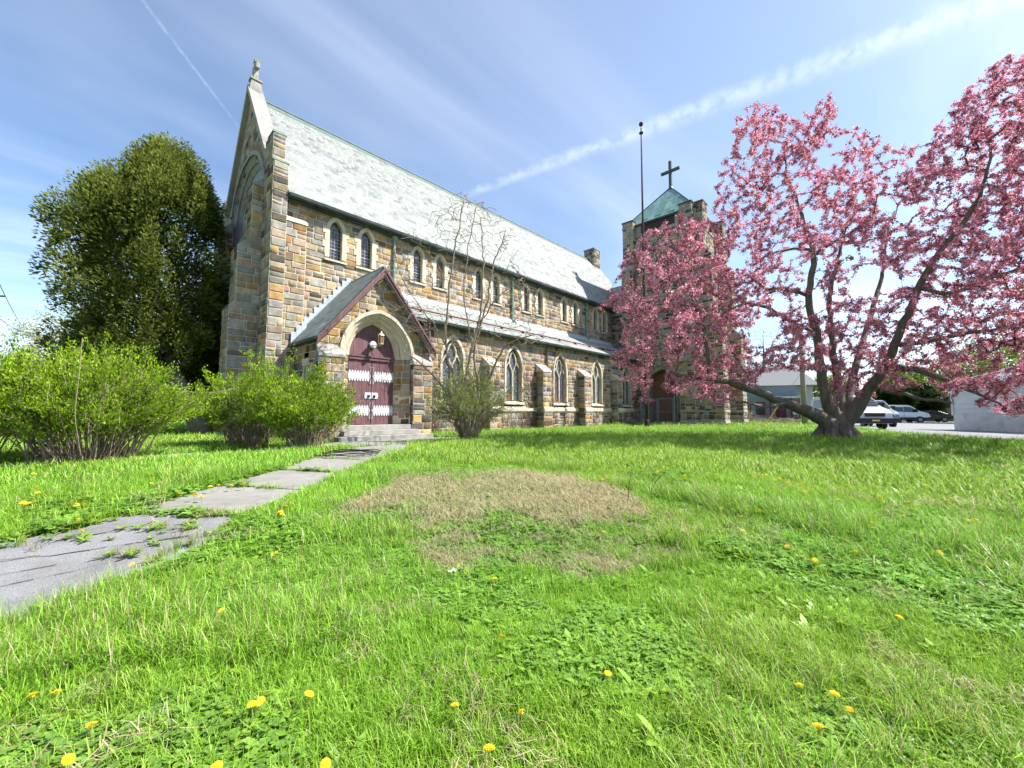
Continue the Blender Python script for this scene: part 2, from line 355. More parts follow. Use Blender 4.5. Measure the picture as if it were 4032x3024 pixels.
def masonry(wall, O, U, Nn, u0, u1, z0, z1, holes=(), bounds=None, palette=P_SOUTH, rowh=(.20, .33), base=None, wid=(.26, .60), depth=0.0):
    """lays broken-range ashlar on a plane; base collects the mortar backing"""
    O = Vector(O); U = Vector(U); Nn = Vector(Nn); z = z0; rows = []
    while z < z1 - 1e-6:
        h = random.uniform(*rowh)
        if z1 - z - h < .15: h = z1 - z if z1 - z < .36 else (z1 - z) / 2
        rows.append((z, z + h)); z += h
    for za, zb in rows:
        a, b = (u0, u1)
        if bounds:
            a2, b2 = bounds((za + zb) / 2); a, b = max(a, a2), min(b, b2)
            if b - a < .1: continue
        iv = [(a, b)]
        for hf in holes:
            r = hf(za, zb)
            if not r: continue
            nv = []
            for p, q in iv:
                if r[1] <= p or r[0] >= q: nv.append((p, q)); continue
                if r[0] - p > .05: nv.append((p, r[0]))
                if q - r[1] > .05: nv.append((r[1], q))
            iv = nv
        for p, q in iv:
            if base is not None:
                c = [O + U * p + Vector((0, 0, za)), O + U * q + Vector((0, 0, za)), O + U * q + Vector((0, 0, zb)), O + U * p + Vector((0, 0, zb))]
                base.add(c, [(0, 1, 2, 3)])
            x = p
            while x < q - 1e-6:
                wd = random.uniform(*wid) * (1.0 if zb - za > .24 else 1.15)
                if q - x - wd < .16: wd = q - x if q - x < .75 else (q - x) / 2
                h = zb - za
                if h > .27 and random.random() < .22:
                    k = random.uniform(.4, .6)
                    for s0, s1 in ((za, za + h * k), (za + h * k, zb)): STONES.append((O + U * x + Vector((0, 0, s0)), U, Nn, wd, s1 - s0, pick(palette), wall))
                else: STONES.append((O + U * x + Vector((0, 0, za)), U, Nn, wd, h, pick(palette), wall))
                x += wd
SOUTH = ((1, 0, 0), (0, -1, 0)); WEST = ((0, -1, 0), (-1, 0, 0)); EAST = ((0, 1, 0), (1, 0, 0)); NORTH = ((-1, 0, 0), (0, 1, 0))
def pier(wall, x0, x1, y0, y1, z0, z1, faces='SW', palette=P_SOUTH, base=None, **k):
    """rectangular mass with stone faces"""
    if base is not None: base.box(x0, x1, y0, y1, z0, z1)
    e = .002; pw = k.pop('pw', palette)  # pw lets callers paint west-face shade into the stone colour
    if 'S' in faces: masonry(wall, (x0, y0 - e, 0), *SOUTH, 0, x1 - x0, z0, z1, palette=palette, **k)
    if 'W' in faces: masonry(wall, (x0 - e, y1, 0), *WEST, 0, y1 - y0, z0, z1, palette=pw, **k)
    if 'E' in faces: masonry(wall, (x1 + e, y0, 0), *EAST, 0, y1 - y0, z0, z1, palette=palette, **k)
    if 'N' in faces: masonry(wall, (x1, y1 + e, 0), *NORTH, 0, x1 - x0, z0, z1, palette=palette, **k)

def arch_pts(a, rise, z0, zs, n=9):
    """outline of a pointed opening, left foot to right foot, (u,z)"""
    R = (a * a + rise * rise) / (2 * a); pts = [(-a, z0)]
    t1 = math.atan2(rise, R - a) if R > a else math.pi / 2
    for i in range(n + 1):
        t = t1 * i / n; pts.append((-(R * math.cos(t) - (R - a)), zs + R * math.sin(t)))
    r = [(-u, z) for u, z in pts[-2::-1]]
    return pts + r
def arch_half(a, rise, zs, z):
    if z <= zs: return a
    R = (a * a + rise * rise) / (2 * a); h = z - zs
    if h >= rise: return None
    return max(0, math.sqrt(max(0, R * R - h * h)) - (R - a))
def hole(uc, a, rise, z0, zs):
    def f(za, zb):
        if zb <= z0 + .02 or za >= zs + rise: return None
        h = arch_half(a, rise, zs, max(min(za + (zb - za) * .35, zs + rise - .01), z0))
        return None if h is None else (uc - h, uc + h)
    return f
def place(O, U, Nn):
    O = Vector(O); U = Vector(U); Nn = Vector(Nn)
    return lambda u, z, d=0: O + U * u + Vector((0, 0, z)) + Nn * d
def ring(b, T, inner, outer, d_in, d_out, d_back_in, d_back_out):
    """arch band: front face between outlines, reveal inwards, side outwards"""
    n = len(inner)
    vs = [T(u, z, d_in) for u, z in inner] + [T(u, z, d_out) for u, z in outer] + [T(u, z, d_back_in) for u, z in inner] + [T(u, z, d_back_out) for u, z in outer]
    fs = []
    for i in range(n - 1):
        fs += [(i, i + 1, n + i + 1, n + i), (i + 1, i, 2 * n + i, 2 * n + i + 1), (n + i, n + i + 1, 3 * n + i + 1, 3 * n + i)]
    fs += [(0, n, 3 * n, 2 * n), (n - 1, 2 * n + n - 1, 3 * n + n - 1, n + n - 1)]
    b.add(vs, fs)
def bar(b, T, pts, wd, d0, d1):
    """flat bar along a polyline in the wall plane"""
    n = len(pts); L_ = []; R_ = []
    for i in range(n):
        p = pts[max(i - 1, 0)]; q = pts[min(i + 1, n - 1)]; dx, dz = q[0] - p[0], q[1] - p[1]; l = math.hypot(dx, dz) or 1
        nx_, nz_ = -dz / l * wd / 2, dx / l * wd / 2
        L_.append((pts[i][0] + nx_, pts[i][1] + nz_)); R_.append((pts[i][0] - nx_, pts[i][1] - nz_))
    vs = [T(*p, d1) for p in L_] + [T(*p, d1) for p in R_] + [T(*p, d0) for p in L_] + [T(*p, d0) for p in R_]; fs = []
    for i in range(n - 1):
        fs += [(i, n + i, n + i + 1, i + 1), (i, i + 1, 2 * n + i + 1, 2 * n + i), (n + i + 1, n + i, 3 * n + i, 3 * n + i + 1)]
    fs += [(0, 2 * n, 3 * n, n), (n - 1, 2 * n - 1, 4 * n - 1, 3 * n - 1)]
    b.add(vs, fs)
def lancet(T, a, rise, z0, zs, sur=.15, boarded=None, label=None, lines=True, glass='glass'):
    """clerestory window: frame (limestone), pane, cames, sill"""
    inner = arch_pts(a, rise, z0, zs); outer = arch_pts(a + sur, rise + sur * 1.15, z0 - .02, zs)
    # toothed outer edge of the stone frame
    for i in (0, 1): outer[i] = (outer[i][0] - .03 * (i == 0), outer[i][1]); outer[-1 - i] = (outer[-1 - i][0] + .03 * (i == 0), outer[-1 - i][1])
    b = MB(); ring(b, T, inner, outer, .045, .045, -.16, -.02); win = part(b, 'window', M['lime'])
    for k in range(4):      # long-and-short quoins of the surround
        z = z0 + .1 + k * (zs - z0) / 4
        for s in (-1, 1):
            u0, u1 = sorted((s * (a + sur - .005), s * (a + sur + (.13 if k % 2 else .05)))); p = [T(u0, z, -.02), T(u1, z, -.02), T(u1, z + (zs - z0) / 4.3, -.02), T(u0, z + (zs - z0) / 4.3, -.02)]
            b = MB(); b.prism(p, Vector(T(0, 0, 1)) * .062 - Vector(T(0, 0, 0)) * .062); part(b, 'surround_block', M['lime'], win)
    b = MB(); s_ = a + sur + .05
    v = [T(-s_, z0 - .16, -.02), T(s_, z0 - .16, -.02), T(s_, z0 - .02, -.17), T(-s_, z0 - .02, -.17), T(-s_, z0 - .16, .085), T(s_, z0 - .16, .085), T(s_, z0 - .085, .085), T(-s_, z0 - .085, .085)]
    b.add(v, [(4, 5, 6, 7), (7, 6, 2, 3), (0, 1, 5, 4), (0, 4, 7, 3), (1, 2, 6, 5)]); part(b, 'sill', M['lime'], win)
    pts = [T(u, z, -.15) for u, z in inner]; b = MB(); b.add(pts, [tuple(range(len(pts)))]); pane = part(b, 'pane', M[glass], win)
    if lines:
        b = MB()
        for k in (-1, 0, 1):
            h = zs + rise - .02 if k == 0 else zs + rise * .62
            bar(b, T, [(k * a * .5, z0), (k * a * .5, h)], .014, -.15, -.135)
        nz_ = 9
        for k in range(1, nz_):
            z = z0 + (zs + rise * .35 - z0) * k / nz_; h = arch_half(a, rise, zs, z)
            if h: bar(b, T, [(-h, z), (h, z)], .014, -.15, -.134)
        for s in (-1, 1): bar(b, T, [(s * a * .5, zs + rise * .05), (s * a * .35, zs + rise * .35), (s * a * .1, zs + rise * .55)], .014, -.15, -.133); bar(b, T, [(0, zs + rise * .3), (s * a * .3, zs + rise * .6)], .014, -.15, -.132)
        bar(b, T, [(-a, z0 + (zs - z0) * .36), (a, z0 + (zs - z0) * .36)], .03, -.15, -.13)
        part(b, 'came', M['came'], win)['kind'] = 'stuff'
    if boarded:
        b = MB(); za, zb = boarded; bar(b, T, [(0, z0 + (zs - z0) * za), (0, z0 + (zs - z0) * zb)], a * 1.9, -.15, -.125); part(b, 'board', M['board'], win)
    return win

# ---- nave south wall
YN, YA, YP = 16.2, 14.0, 13.65
nave_b = MB()
CL = [7.274 + 3.845 * k + s for k in range(6) for s in (-.645, .645)]
ch = [hole(x - 4.3, .25 + .12, .42 + .14, 7.11 - .1, 8.23) for x in CL]
masonry('nave_wall', (4.3, YN, 0), *SOUTH, 0, 5.3, 0, 6.15, base=nave_b)
masonry('nave_wall', (4.3, YN, 0), *SOUTH, 0, 27.9, 6.15, 9.02, holes=ch, base=nave_b)
nave_b.add([(9.6, YN, 0), (32.2, YN, 0), (32.2, YN, 6.15), (9.6, YN, 6.15)], [(0, 1, 2, 3)])
nave_b.box(4.6, 32.2, YN + .5, 24.2, 0, 9.0)
nave_b.add([(32.2, YN, 0), (32.2, 24.2, 0), (32.2, 24.2, 9), (32.2, 20.2, 14.7), (32.2, YN, 9)], [(0, 1, 2, 3, 4)])
for i, x in enumerate(CL):
    lancet(place((x, YN, 0), *SOUTH), .25, .42, 7.11, 8.23, boarded={1: None, 3: (.5, 1.0), 10: (.36, 1.05), 11: (.5, 1.0)}.get(i), lines=True)
# ---- aisle wall with buttresses and two-light windows
aisle_b = MB(); AW = [10.915 + 3.845 * k for k in range(5)]
ah = [hole(x - 9.4, .56, .95, 1.52, 3.26) for x in AW]
masonry('aisle_wall', (9.4, YA, 0), *SOUTH, 0, 18.7, 0, .95, base=aisle_b, palette=P_SOUTH, rowh=(.24, .36))
masonry('aisle_wall', (9.4, YA, 0), *SOUTH, 0, 18.7, 1.25, 4.72, holes=ah, base=aisle_b)
aisle_b.add([(9.4, YA, .95), (28.1, YA, .95), (28.1, YA, 1.25), (9.4, YA, 1.25)], [(0, 1, 2, 3)])
M['stained'] = bpy.data.materials.new('stained_glass'); M['stained'].use_nodes = True
t = M['stained'].node_tree; bs = t.nodes['Principled BSDF']; geo = N(t, 'ShaderNodeNewGeometry')
vo = N(t, 'ShaderNodeTexVoronoi', feature='DISTANCE_TO_EDGE', i_Scale=11.0); L(t, geo.outputs['Position'], vo.inputs[0])
vc = N(t, 'ShaderNodeTexVoronoi', i_Scale=11.0); L(t, geo.outputs['Position'], vc.inputs[0])
cr = N(t, 'ShaderNodeMix', data_type='RGBA'); L(t, vc.outputs['Distance'], cr.inputs[0]); cr.inputs[6].default_value = (.012, .018, .035, 1); cr.inputs[7].default_value = (.05, .065, .10, 1)
mr = N(t, 'ShaderNodeMapRange', clamp=True); mr.inputs[1].default_value = .04; mr.inputs[2].default_value = .075; mr.inputs[3].default_value = 1; mr.inputs[4].default_value = 0; L(t, vo.outputs[0], mr.inputs[0])
mi = N(t, 'ShaderNodeMix', data_type='RGBA'); L(t, mr.outputs[0], mi.inputs[0]); L(t, cr.outputs[2], mi.inputs[6]); mi.inputs[7].default_value = (.24, .26, .29, 1); L(t, mi.outputs[2], bs.inputs[0]); bs.inputs['Roughness'].default_value = .25
for i, x in enumerate(AW):
    T = place((x, YA, 0), *SOUTH); a, rise, z0, zs = .56, .95, 1.55, 3.26
    inner = arch_pts(a, rise, z0, zs, 12); outer = arch_pts(a + .12, rise + .15, z0 - .02, zs, 12)
    b = MB(); ring(b, T, inner, outer, .045, .045, -.2, -.02); win = part(b, 'window', M['lime'])
    b = MB(); bar(b, T, [(0, z0), (0, 2.95)], .085, -.2, -.06)
    for s in (-1, 1):
        bar(b, T, [(0, 2.93), (s * .06, 3.08), (s * .17, 3.24), (s * .235, 3.42), (s * .23, 3.62), (s * .15, 3.84), (0, 4.02)], .06, -.2, -.065)
        bar(b, T, [(s * .56, 2.9), (s * .54, 3.05), (s * .44, 3.24), (s * .28, 3.46)], .055, -.2, -.07)
        bar(b, T, [(s * .03, 2.9), (s * .06, 3.05), (s * .13, 3.22), (s * .25, 3.40)], .05, -.2, -.075)
        bar(b, T, [(s * .56, 3.3), (s * .47, 3.55), (s * .33, 3.72), (s * .22, 3.66)], .05, -.2, -.075)
        bar(b, T, [(s * .53, z0), (s * .53, 3.3)], .06, -.2, -.07)
    part(b, 'tracery', M['lime'], win)
    pts = [T(u, z, -.15) for u, z in inner]; b = MB(); b.add(pts, [tuple(range(len(pts)))]); part(b, 'pane', M['stained'], win)
    b = MB(); s_ = .74
    v = [T(-s_, z0 - .2, -.02), T(s_, z0 - .2, -.02), T(s_, z0 - .01, -.2), T(-s_, z0 - .01, -.2), T(-s_, z0 - .2, .10), T(s_, z0 - .2, .10), T(s_, z0 - .12, .10), T(-s_, z0 - .12, .10)]
    b.add(v, [(4, 5, 6, 7), (7, 6, 2, 3), (0, 1, 5, 4), (0, 4, 7, 3), (1, 2, 6, 5)]); part(b, 'sill', M['lime'], win)
    if i in (1, 2):
        b = MB(); bar(b, T, [(-.28, z0), (-.28, z0 + .34)], .42, -.15, -.12); part(b, 'board', M['board'], win)
# plinth course
b = MB()
def course(b, x0, x1, y, z0, z1, proud, mt=None):
    pr = [(y + .05, z0), (y - proud * .5, z0), (y - proud, z0 + (z1 - z0) * .3), (y - proud, z0 + (z1 - z0) * .62), (y - .03, z1), (y + .05, z1)]
    b.prism([(x0, p[0], p[1]) for p in pr], (x1 - x0, 0, 0))
seg = 9.4
while seg < 28.0:
    e = min(seg + random.uniform(.8, 1.2), 28.05); b2 = MB(); course(b2, seg + .003, e - .003, YA, .95, 1.25, .09); part(b2, 'plinth_stone', M['lime']); seg = e
for k, x in enumerate([13.0, 16.84, 20.7, 24.53]):     # buttresses
    bb = MB(); x0, x1 = x - .36, x + .36; y0 = YA - .55
    pier('buttress', x0, x1, y0, YA, 0, .95, 'SWE', P_SOUTH, bb, pw=P_SIDE); pier('buttress', x0 + .03, x1 - .03, y0 + .07, YA, .95, 3.1, 'SWE', P_SOUTH, bb, pw=P_SIDE)
    bo = part(bb, 'buttress', M['mortar'])
    bb = MB(); bb.hexa([(x0 - .02, y0 + .02, 3.1), (x1 + .02, y0 + .02, 3.1), (x1 + .02, YA, 3.1), (x0 - .02, YA, 3.1)], [(x0 - .02, y0 + .06, 3.17), (x1 + .02, y0 + .06, 3.17), (x1 + .02, YA, 3.55), (x0 - .02, YA, 3.55)]); part(bb, 'cap_stone', M['lime'], bo, bevel=.01)
    bb = MB(); course(bb, x0 - .03, x1 + .03, y0, .95, 1.25, .07); part(bb, 'plinth_stone', M['lime'], bo)
# ---- slate roofs
SL = []      # (matrix columns) per slate: origin, u, v, n, w, h, colour, roof
def slate_col():
    r = random.random(); k = random.uniform(.86, 1.12)
    c = (.255, .275, .26) if r < .60 else (.275, .29, .275) if r < .78 else (.22, .228, .23) if r < .92 else (.19, .182, .20)
    return tuple(x * k for x in c)
def slates(roof, O, U, V, ulen, vlen, we=.30, ex=.215, ubounds=None, jit=.006):
    O = Vector(O); U = Vector(U).normalized(); V = Vector(V).normalized(); Nn = U.cross(V).normalized()
    if Nn.z < 0: Nn = -Nn
    rows = int(math.ceil(vlen / ex))
    for r in range(rows):
        v0 = r * ex; a, b = (0, ulen) if not ubounds else ubounds(min(v0 + ex * .5, vlen))
        if b - a < .05: continue
        x = a - random.uniform(0, .3) if r % 2 else a - .15 * random.uniform(.6, 1)
        while x < b:
            wd = we * random.uniform(.72, 1.25); xa, xb = max(x, a), min(x + wd, b); x += wd
            if xb - xa < .03: continue
            SL.append((O + U * (xa + .006) + V * (v0 + random.uniform(-jit, jit)), U, V, Nn, xb - xa - .012, min(ex * 1.75, vlen - v0 + .1), slate_col(), roof))
rb = MB()
E0 = Vector((4.72, 15.82, 8.95)); RZ = Vector((4.72, 20.2, 14.86)); VN = RZ - E0
rb.add([E0, (32.3, 15.82, 8.95), (32.3, 20.2, 14.86), RZ], [(0, 1, 2, 3)]); rb.add([(4.72, 20.2, 14.86), (32.3, 20.2, 14.86), (32.3, 24.6, 8.95), (4.72, 24.6, 8.95)], [(0, 1, 2, 3)])
rb.add([E0, (4.72, 24.6, 8.95), (4.72, 20.2, 14.86)], [(0, 1, 2)])
nave_roof = part(rb, 'nave_roof', M['slate1']); nave_roof.color = (.3, .32, .31, 1)
slates('nave_roof', E0 + Vector((0, -.03, .015)), (1, 0, 0), VN, 27.58, VN.length - .05)
b = MB(); b.tube([(4.72, 20.2, 14.93), (32.35, 20.2, 14.93)], .075, 6); b.add([(4.72, 19.98, 14.64), (32.35, 19.98, 14.64), (32.35, 20.2, 14.98), (4.72, 20.2, 14.98)], [(0, 1, 2, 3)]); part(b, 'ridge_cap', M['ridge'], nave_roof)
def gutter(x0, x1, y, z, r=.085, name='gutter', parent=None):
    b = MB(); pr = [(y + .09, z + .02), (y + .07, z - .10), (y - .03, z - .13), (y - .09, z - .07), (y - .11, z + .03), (y - .09, z + .03), (y - .07, z - .04), (y - .02, z - .09), (y + .06, z - .03)]
    b.prism([(x0, p[0], p[1]) for p in pr], (x1 - x0, 0, 0)); return part(b, name, M['gutter'], parent)
gutter(4.74, 28.7, 15.83, 8.93)
b = MB(); b.box(4.74, 28.7, 15.92, 16.17, 8.80, 8.90); part(b, 'soffit', M['gutter'])
# aisle roof
rb = MB(); AE = Vector((9.2, 13.72, 4.72)); AT = Vector((9.2, YN - .02, 6.16)); VA = AT - AE
rb.hexa([(8.5, 13.75, 4.62), (28.1, 13.75, 4.62), (28.1, YN - .01, 6.05), (7.4, YN - .01, 6.05)], [(8.5, 13.72, 4.72), (28.1, 13.72, 4.72), (28.1, YN - .01, 6.16), (7.4, YN - .01, 6.16)])
aisle_roof = part(rb, 'aisle_roof', M['slate1']); aisle_roof.color = (.3, .32, .31, 1)
slates('aisle_roof', Vector((7.2, 13.69, 4.735)), (1, 0, 0), VA, 20.9, VA.length - .02, we=.28, ex=.19, ubounds=lambda v: (1.28 - 1.15 * v / VA.length, 20.9))
gutter(9.35, 28.1, 13.72, 4.69)
b = MB(); b.tube([(8.6, 14.36, 5.24), (28.0, 14.36, 5.24)], .035, 6)
for x in np.arange(9.5, 28, 1.6): b.box(x - .02, x + .02, 14.33, 14.5, 5.12, 5.24)
part(b, 'snow_rail', M['rail'], aisle_roof)
x = 7.6
while x < 28:
    e = min(x + random.uniform(.5, .9), 28.05); p = .006 * random.random()
    b = MB(); b.hexa([(x, YN - .32, 6.0 + p), (e - .012, YN - .32, 6.0 + p), (e - .012, YN - .03, 6.17), (x, YN - .03, 6.17)], [(x, YN - .32, 6.02 + p), (e - .012, YN - .32, 6.02 + p), (e - .012, YN - .045, 6.34), (x, YN - .045, 6.34)]); x = e; part(b, 'flashing', M['lead'], aisle_roof)
# downpipes
def downpipe(x, y, z1, z0, mt, r=.055, head=True):
    b = MB(); b.tube([(x, y, z1), (x, y, z0)], r, 8)
    for z in np.arange(z0 + .4, z1, 1.1): b.box(x - r * 1.5, x + r * 1.5, y - r * 1.15, y + r * 1.6, z, z + .05)
    if head: b.hexa([(x - .08, y - .08, z1 - .22), (x + .08, y - .08, z1 - .22), (x + .08, y + .08, z1 - .22), (x - .08, y + .08, z1 - .22)], [(x - .13, y - .12, z1), (x + .13, y - .12, z1), (x + .13, y + .12, z1), (x - .13, y + .12, z1)])
    b.tube([(x, y, z0 + .12), (x, y - .1, z0), (x, y - .22, z0 - .05)], r, 8)
    return part(b, 'downpipe', mt)
for x in (9.2, 16.86, 24.56): downpipe(x, YN - .1, 8.86, 6.22, M['copper'])
for x in (9.62, 17.33): downpipe(x, YA - .1, 4.62, .2, M['pipe'], .05, False)
# ---- porch
PX = 7.26; psl = 1.25; P_AP = 6.2; P_EV = 3.41
porch_b = MB()
pb_bounds = lambda z: (PX - 5.15 - min(2.11, (P_AP - .12 - z) / psl), PX - 5.15 + min(2.11, (P_AP - .12 - z) / psl))
masonry('porch_wall', (5.15, YP, 0), *SOUTH, 0, 4.22, 0, P_AP - .2, holes=[hole(PX - 5.15, 1.36, 1.60, -1, 3.0)], bounds=pb_bounds, palette=P_PORCH, base=porch_b)
masonry('porch_wall', (5.15, 16.2, 0), *WEST, 0, 2.55, 0, 3.5, holes=[lambda a, b: (1.30, 1.72) if b > 1.55 and a < 2.75 else None], palette=P_SIDE, base=porch_b)
jl = math.hypot(.43, .5); un = (.43 / jl, .5 / jl)
masonry('porch_wall', (PX - 1.33, YP + .005, 0), (un[0], un[1], 0), (un[1], -un[0], 0), 0, jl, .5, 3.0, palette=P_PORCH, base=porch_b, wid=(.2, .4), rowh=(.22, .3))
masonry('porch_wall', (PX + .90, YP + .505, 0), (un[0], -un[1], 0), (-un[1], -un[0], 0), 0, jl, .5, 3.0, palette=P_PORCH, base=porch_b, wid=(.2, .4), rowh=(.22, .3))
porch_b.box(9.30, 9.37, YP + .02, 16.2, 0, 3.5)
porch_wall = part(porch_b, 'porch_wall', M['mortar'])
T = place((PX, YP, 0), *SOUTH)
b = MB()
specs = [(1.45, 1.68, 1.33, 1.555, .075, .075), (1.33, 1.555, 1.185, 1.425, .0, -.09), (1.185, 1.425, 1.05, 1.315, -.15, -.25), (1.05, 1.315, .90, 1.215, -.31, -.43)]
for ao, ro, ai, ri, d0, d1 in specs:
    ring(b, T, arch_pts(ai, ri, 2.98, 3.0, 14), arch_pts(ao, ro, 2.98, 3.0, 14), d1, d0, d1 - .08, d0 - .09)
arch = part(b, 'doorway_arch', M['lime'], porch_wall)
for s in (-1, 1):       # label stops and pale jamb blocks
    b = MB(); b.lathe((PX + s * 1.39, YP - .1, 2.93), [(.02, -.06), (.075, -.03), (.08, .03), (.03, .07)], 8); part(b, 'label_stop', M['lime'], porch_wall)
    for z0, z1 in ((.51, .83), (1.28, 1.62)):
        q = [(PX + s * 1.345, YP - .03, z0), (PX + s * .905, YP + .47, z0), (PX + s * .905, YP + .56, z0), (PX + s * 1.345, YP + .06, z0)]
        b = MB(); q = q if s > 0 else q[::-1]; b.hexa(q, [(x, y, z1) for x, y, z in q]); part(b, 'jamb_stone', M['lime'], porch_wall)
for x0, x1 in ((5.09, 5.93), (8.62, 9.46)):         # corner buttresses of the porch front
    b = MB(); pier('porch_buttress', x0, x1, YP - .20, YP, 0, 2.78, 'SWE', P_PORCH, b, pw=P_SIDE); pb = part(b, 'porch_buttress', M['mortar'])
    b = MB(); b.hexa([(x0 - .03, YP - .25, 2.78), (x1 + .03, YP - .25, 2.78), (x1 + .03, YP, 2.78), (x0 - .03, YP, 2.78)], [(x0 - .03, YP - .23, 2.88), (x1 + .03, YP - .23, 2.88), (x1 + .03, YP, 3.22), (x0 - .03, YP, 3.22)]); part(b, 'cap_stone', M['limegrey'], pb, bevel=.012)
# slit window in the porch side
T = place((5.15, 16.2 - 1.51, 0), *WEST); b = MB()
for z0, z1, h in ((1.50, 1.75, .26), (1.75, 2.05, .19), (2.05, 2.32, .26), (2.32, 2.55, .19)):
    for s in (-1, 1): u0, u1 = sorted((s * .075, s * h)); b.prism([T(u0, z0, -.1), T(u1, z0, -.1), T(u1, z1 - .006, -.1), T(u0, z1 - .006, -.1)], Vector((-.135, 0, 0)))
b.prism([T(-.30, 2.55, -.1), T(.30, 2.55, -.1), T(.30, 2.80, -.1), T(-.30, 2.80, -.1)], Vector((-.137, 0, 0)))
sw = part(b, 'window', M['lime']); b = MB(); b.add([T(-.08, 1.5, -.08), T(.08, 1.5, -.08), T(.08, 2.56, -.08), T(-.08, 2.56, -.08)], [(0, 1, 2, 3)]); part(b, 'pane', M['glass'], sw)
# porch roof
rb = MB(); y0, y1 = 13.38, 16.19
VL = Vector((PX - 5.0, 0, P_AP - (P_EV - .02)));
rb.hexa([(5.0, y0, P_EV - .1), (PX, y0, P_AP - .1), (PX, y1, P_AP - .1), (5.0, y1, P_EV - .1)][::-1], [(5.0, y0, P_EV), (PX, y0, P_AP), (PX, y1, P_AP), (5.0, y1, P_EV)][::-1])
rb.hexa([(PX, y0, P_AP - .1), (9.52, y0, P_EV - .1), (9.52, y1, P_EV - .1), (PX, y1, P_AP - .1)][::-1], [(PX, y0, P_AP), (9.52, y0, P_EV), (9.52, y1, P_EV), (PX, y1, P_AP)][::-1])
porch_roof = part(rb, 'porch_roof', M['slate1']); porch_roof.color = (.3, .32, .31, 1)
slates('porch_roof', Vector((4.97, y1, P_EV)), (0, -1, 0), VL, y1 - y0 + .03, VL.length, we=.3, ex=.20)
VRp = Vector((-(9.52 - PX), 0, P_AP - P_EV)); slates('porch_roof', Vector((9.55, y0 - .03, P_EV)), (0, 1, 0), VRp, y1 - y0 + .03, VRp.length, we=.3, ex=.20)
b = MB(); b.tube([(PX, y0 - .04, P_AP + .03), (PX, y1, P_AP + .03)], .055, 6); part(b, 'ridge_cap', M['copper'], porch_roof)
for s in (-1, 1):       # barge boards
    b = MB(); xe = PX + s * 2.29; za, zb = P_AP - .02, P_EV - .06
    q = [(PX, y0 - .05, za - .24), (xe, y0 - .05, zb - .20), (xe, y0 - .05, zb + .01), (PX, y0 - .05, za + .01)]
    b.prism(q if s > 0 else q[::-1], (0, .06, 0)); q = [(PX, y0 - .09, za - .09), (xe, y0 - .09, zb - .07), (xe, y0 - .09, zb + .03), (PX, y0 - .09, za + .035)]; b.prism(q if s > 0 else q[::-1], (0, .045, 0))
    part(b, 'barge_board', M['maroon'], porch_roof)
b = MB(); b.box(4.93, 5.05, y0 + .05, y1 - .2, P_EV - .12, P_EV - .02); part(b, 'gutter', M['gutter'], porch_roof)
n = 13
for k in range(n):      # stepped lead flashing against the nave wall
    b = MB(); x0 = 5.0 + (PX - 5.0) * k / n; x1 = 5.0 + (PX - 5.0) * (k + 1) / n; z0 = P_EV + (P_AP - P_EV) * k / n; b.box(x0, x1 - .004, 16.135 - (k < 3) * .29, 16.15 - (k < 3) * .29, z0 - .02, z0 + .46 + .05 * (k % 2)); part(b, 'flashing_step', M['lead'], porch_roof)
b = MB(); b.add([(5.0, 16.0, P_EV + .03), (PX, 16.0, P_AP + .03), (PX, 16.13, P_AP + .10), (5.0, 16.13, P_EV + .10)], [(0, 1, 2, 3)]); part(b, 'flashing_strip', M['copper'], porch_roof)
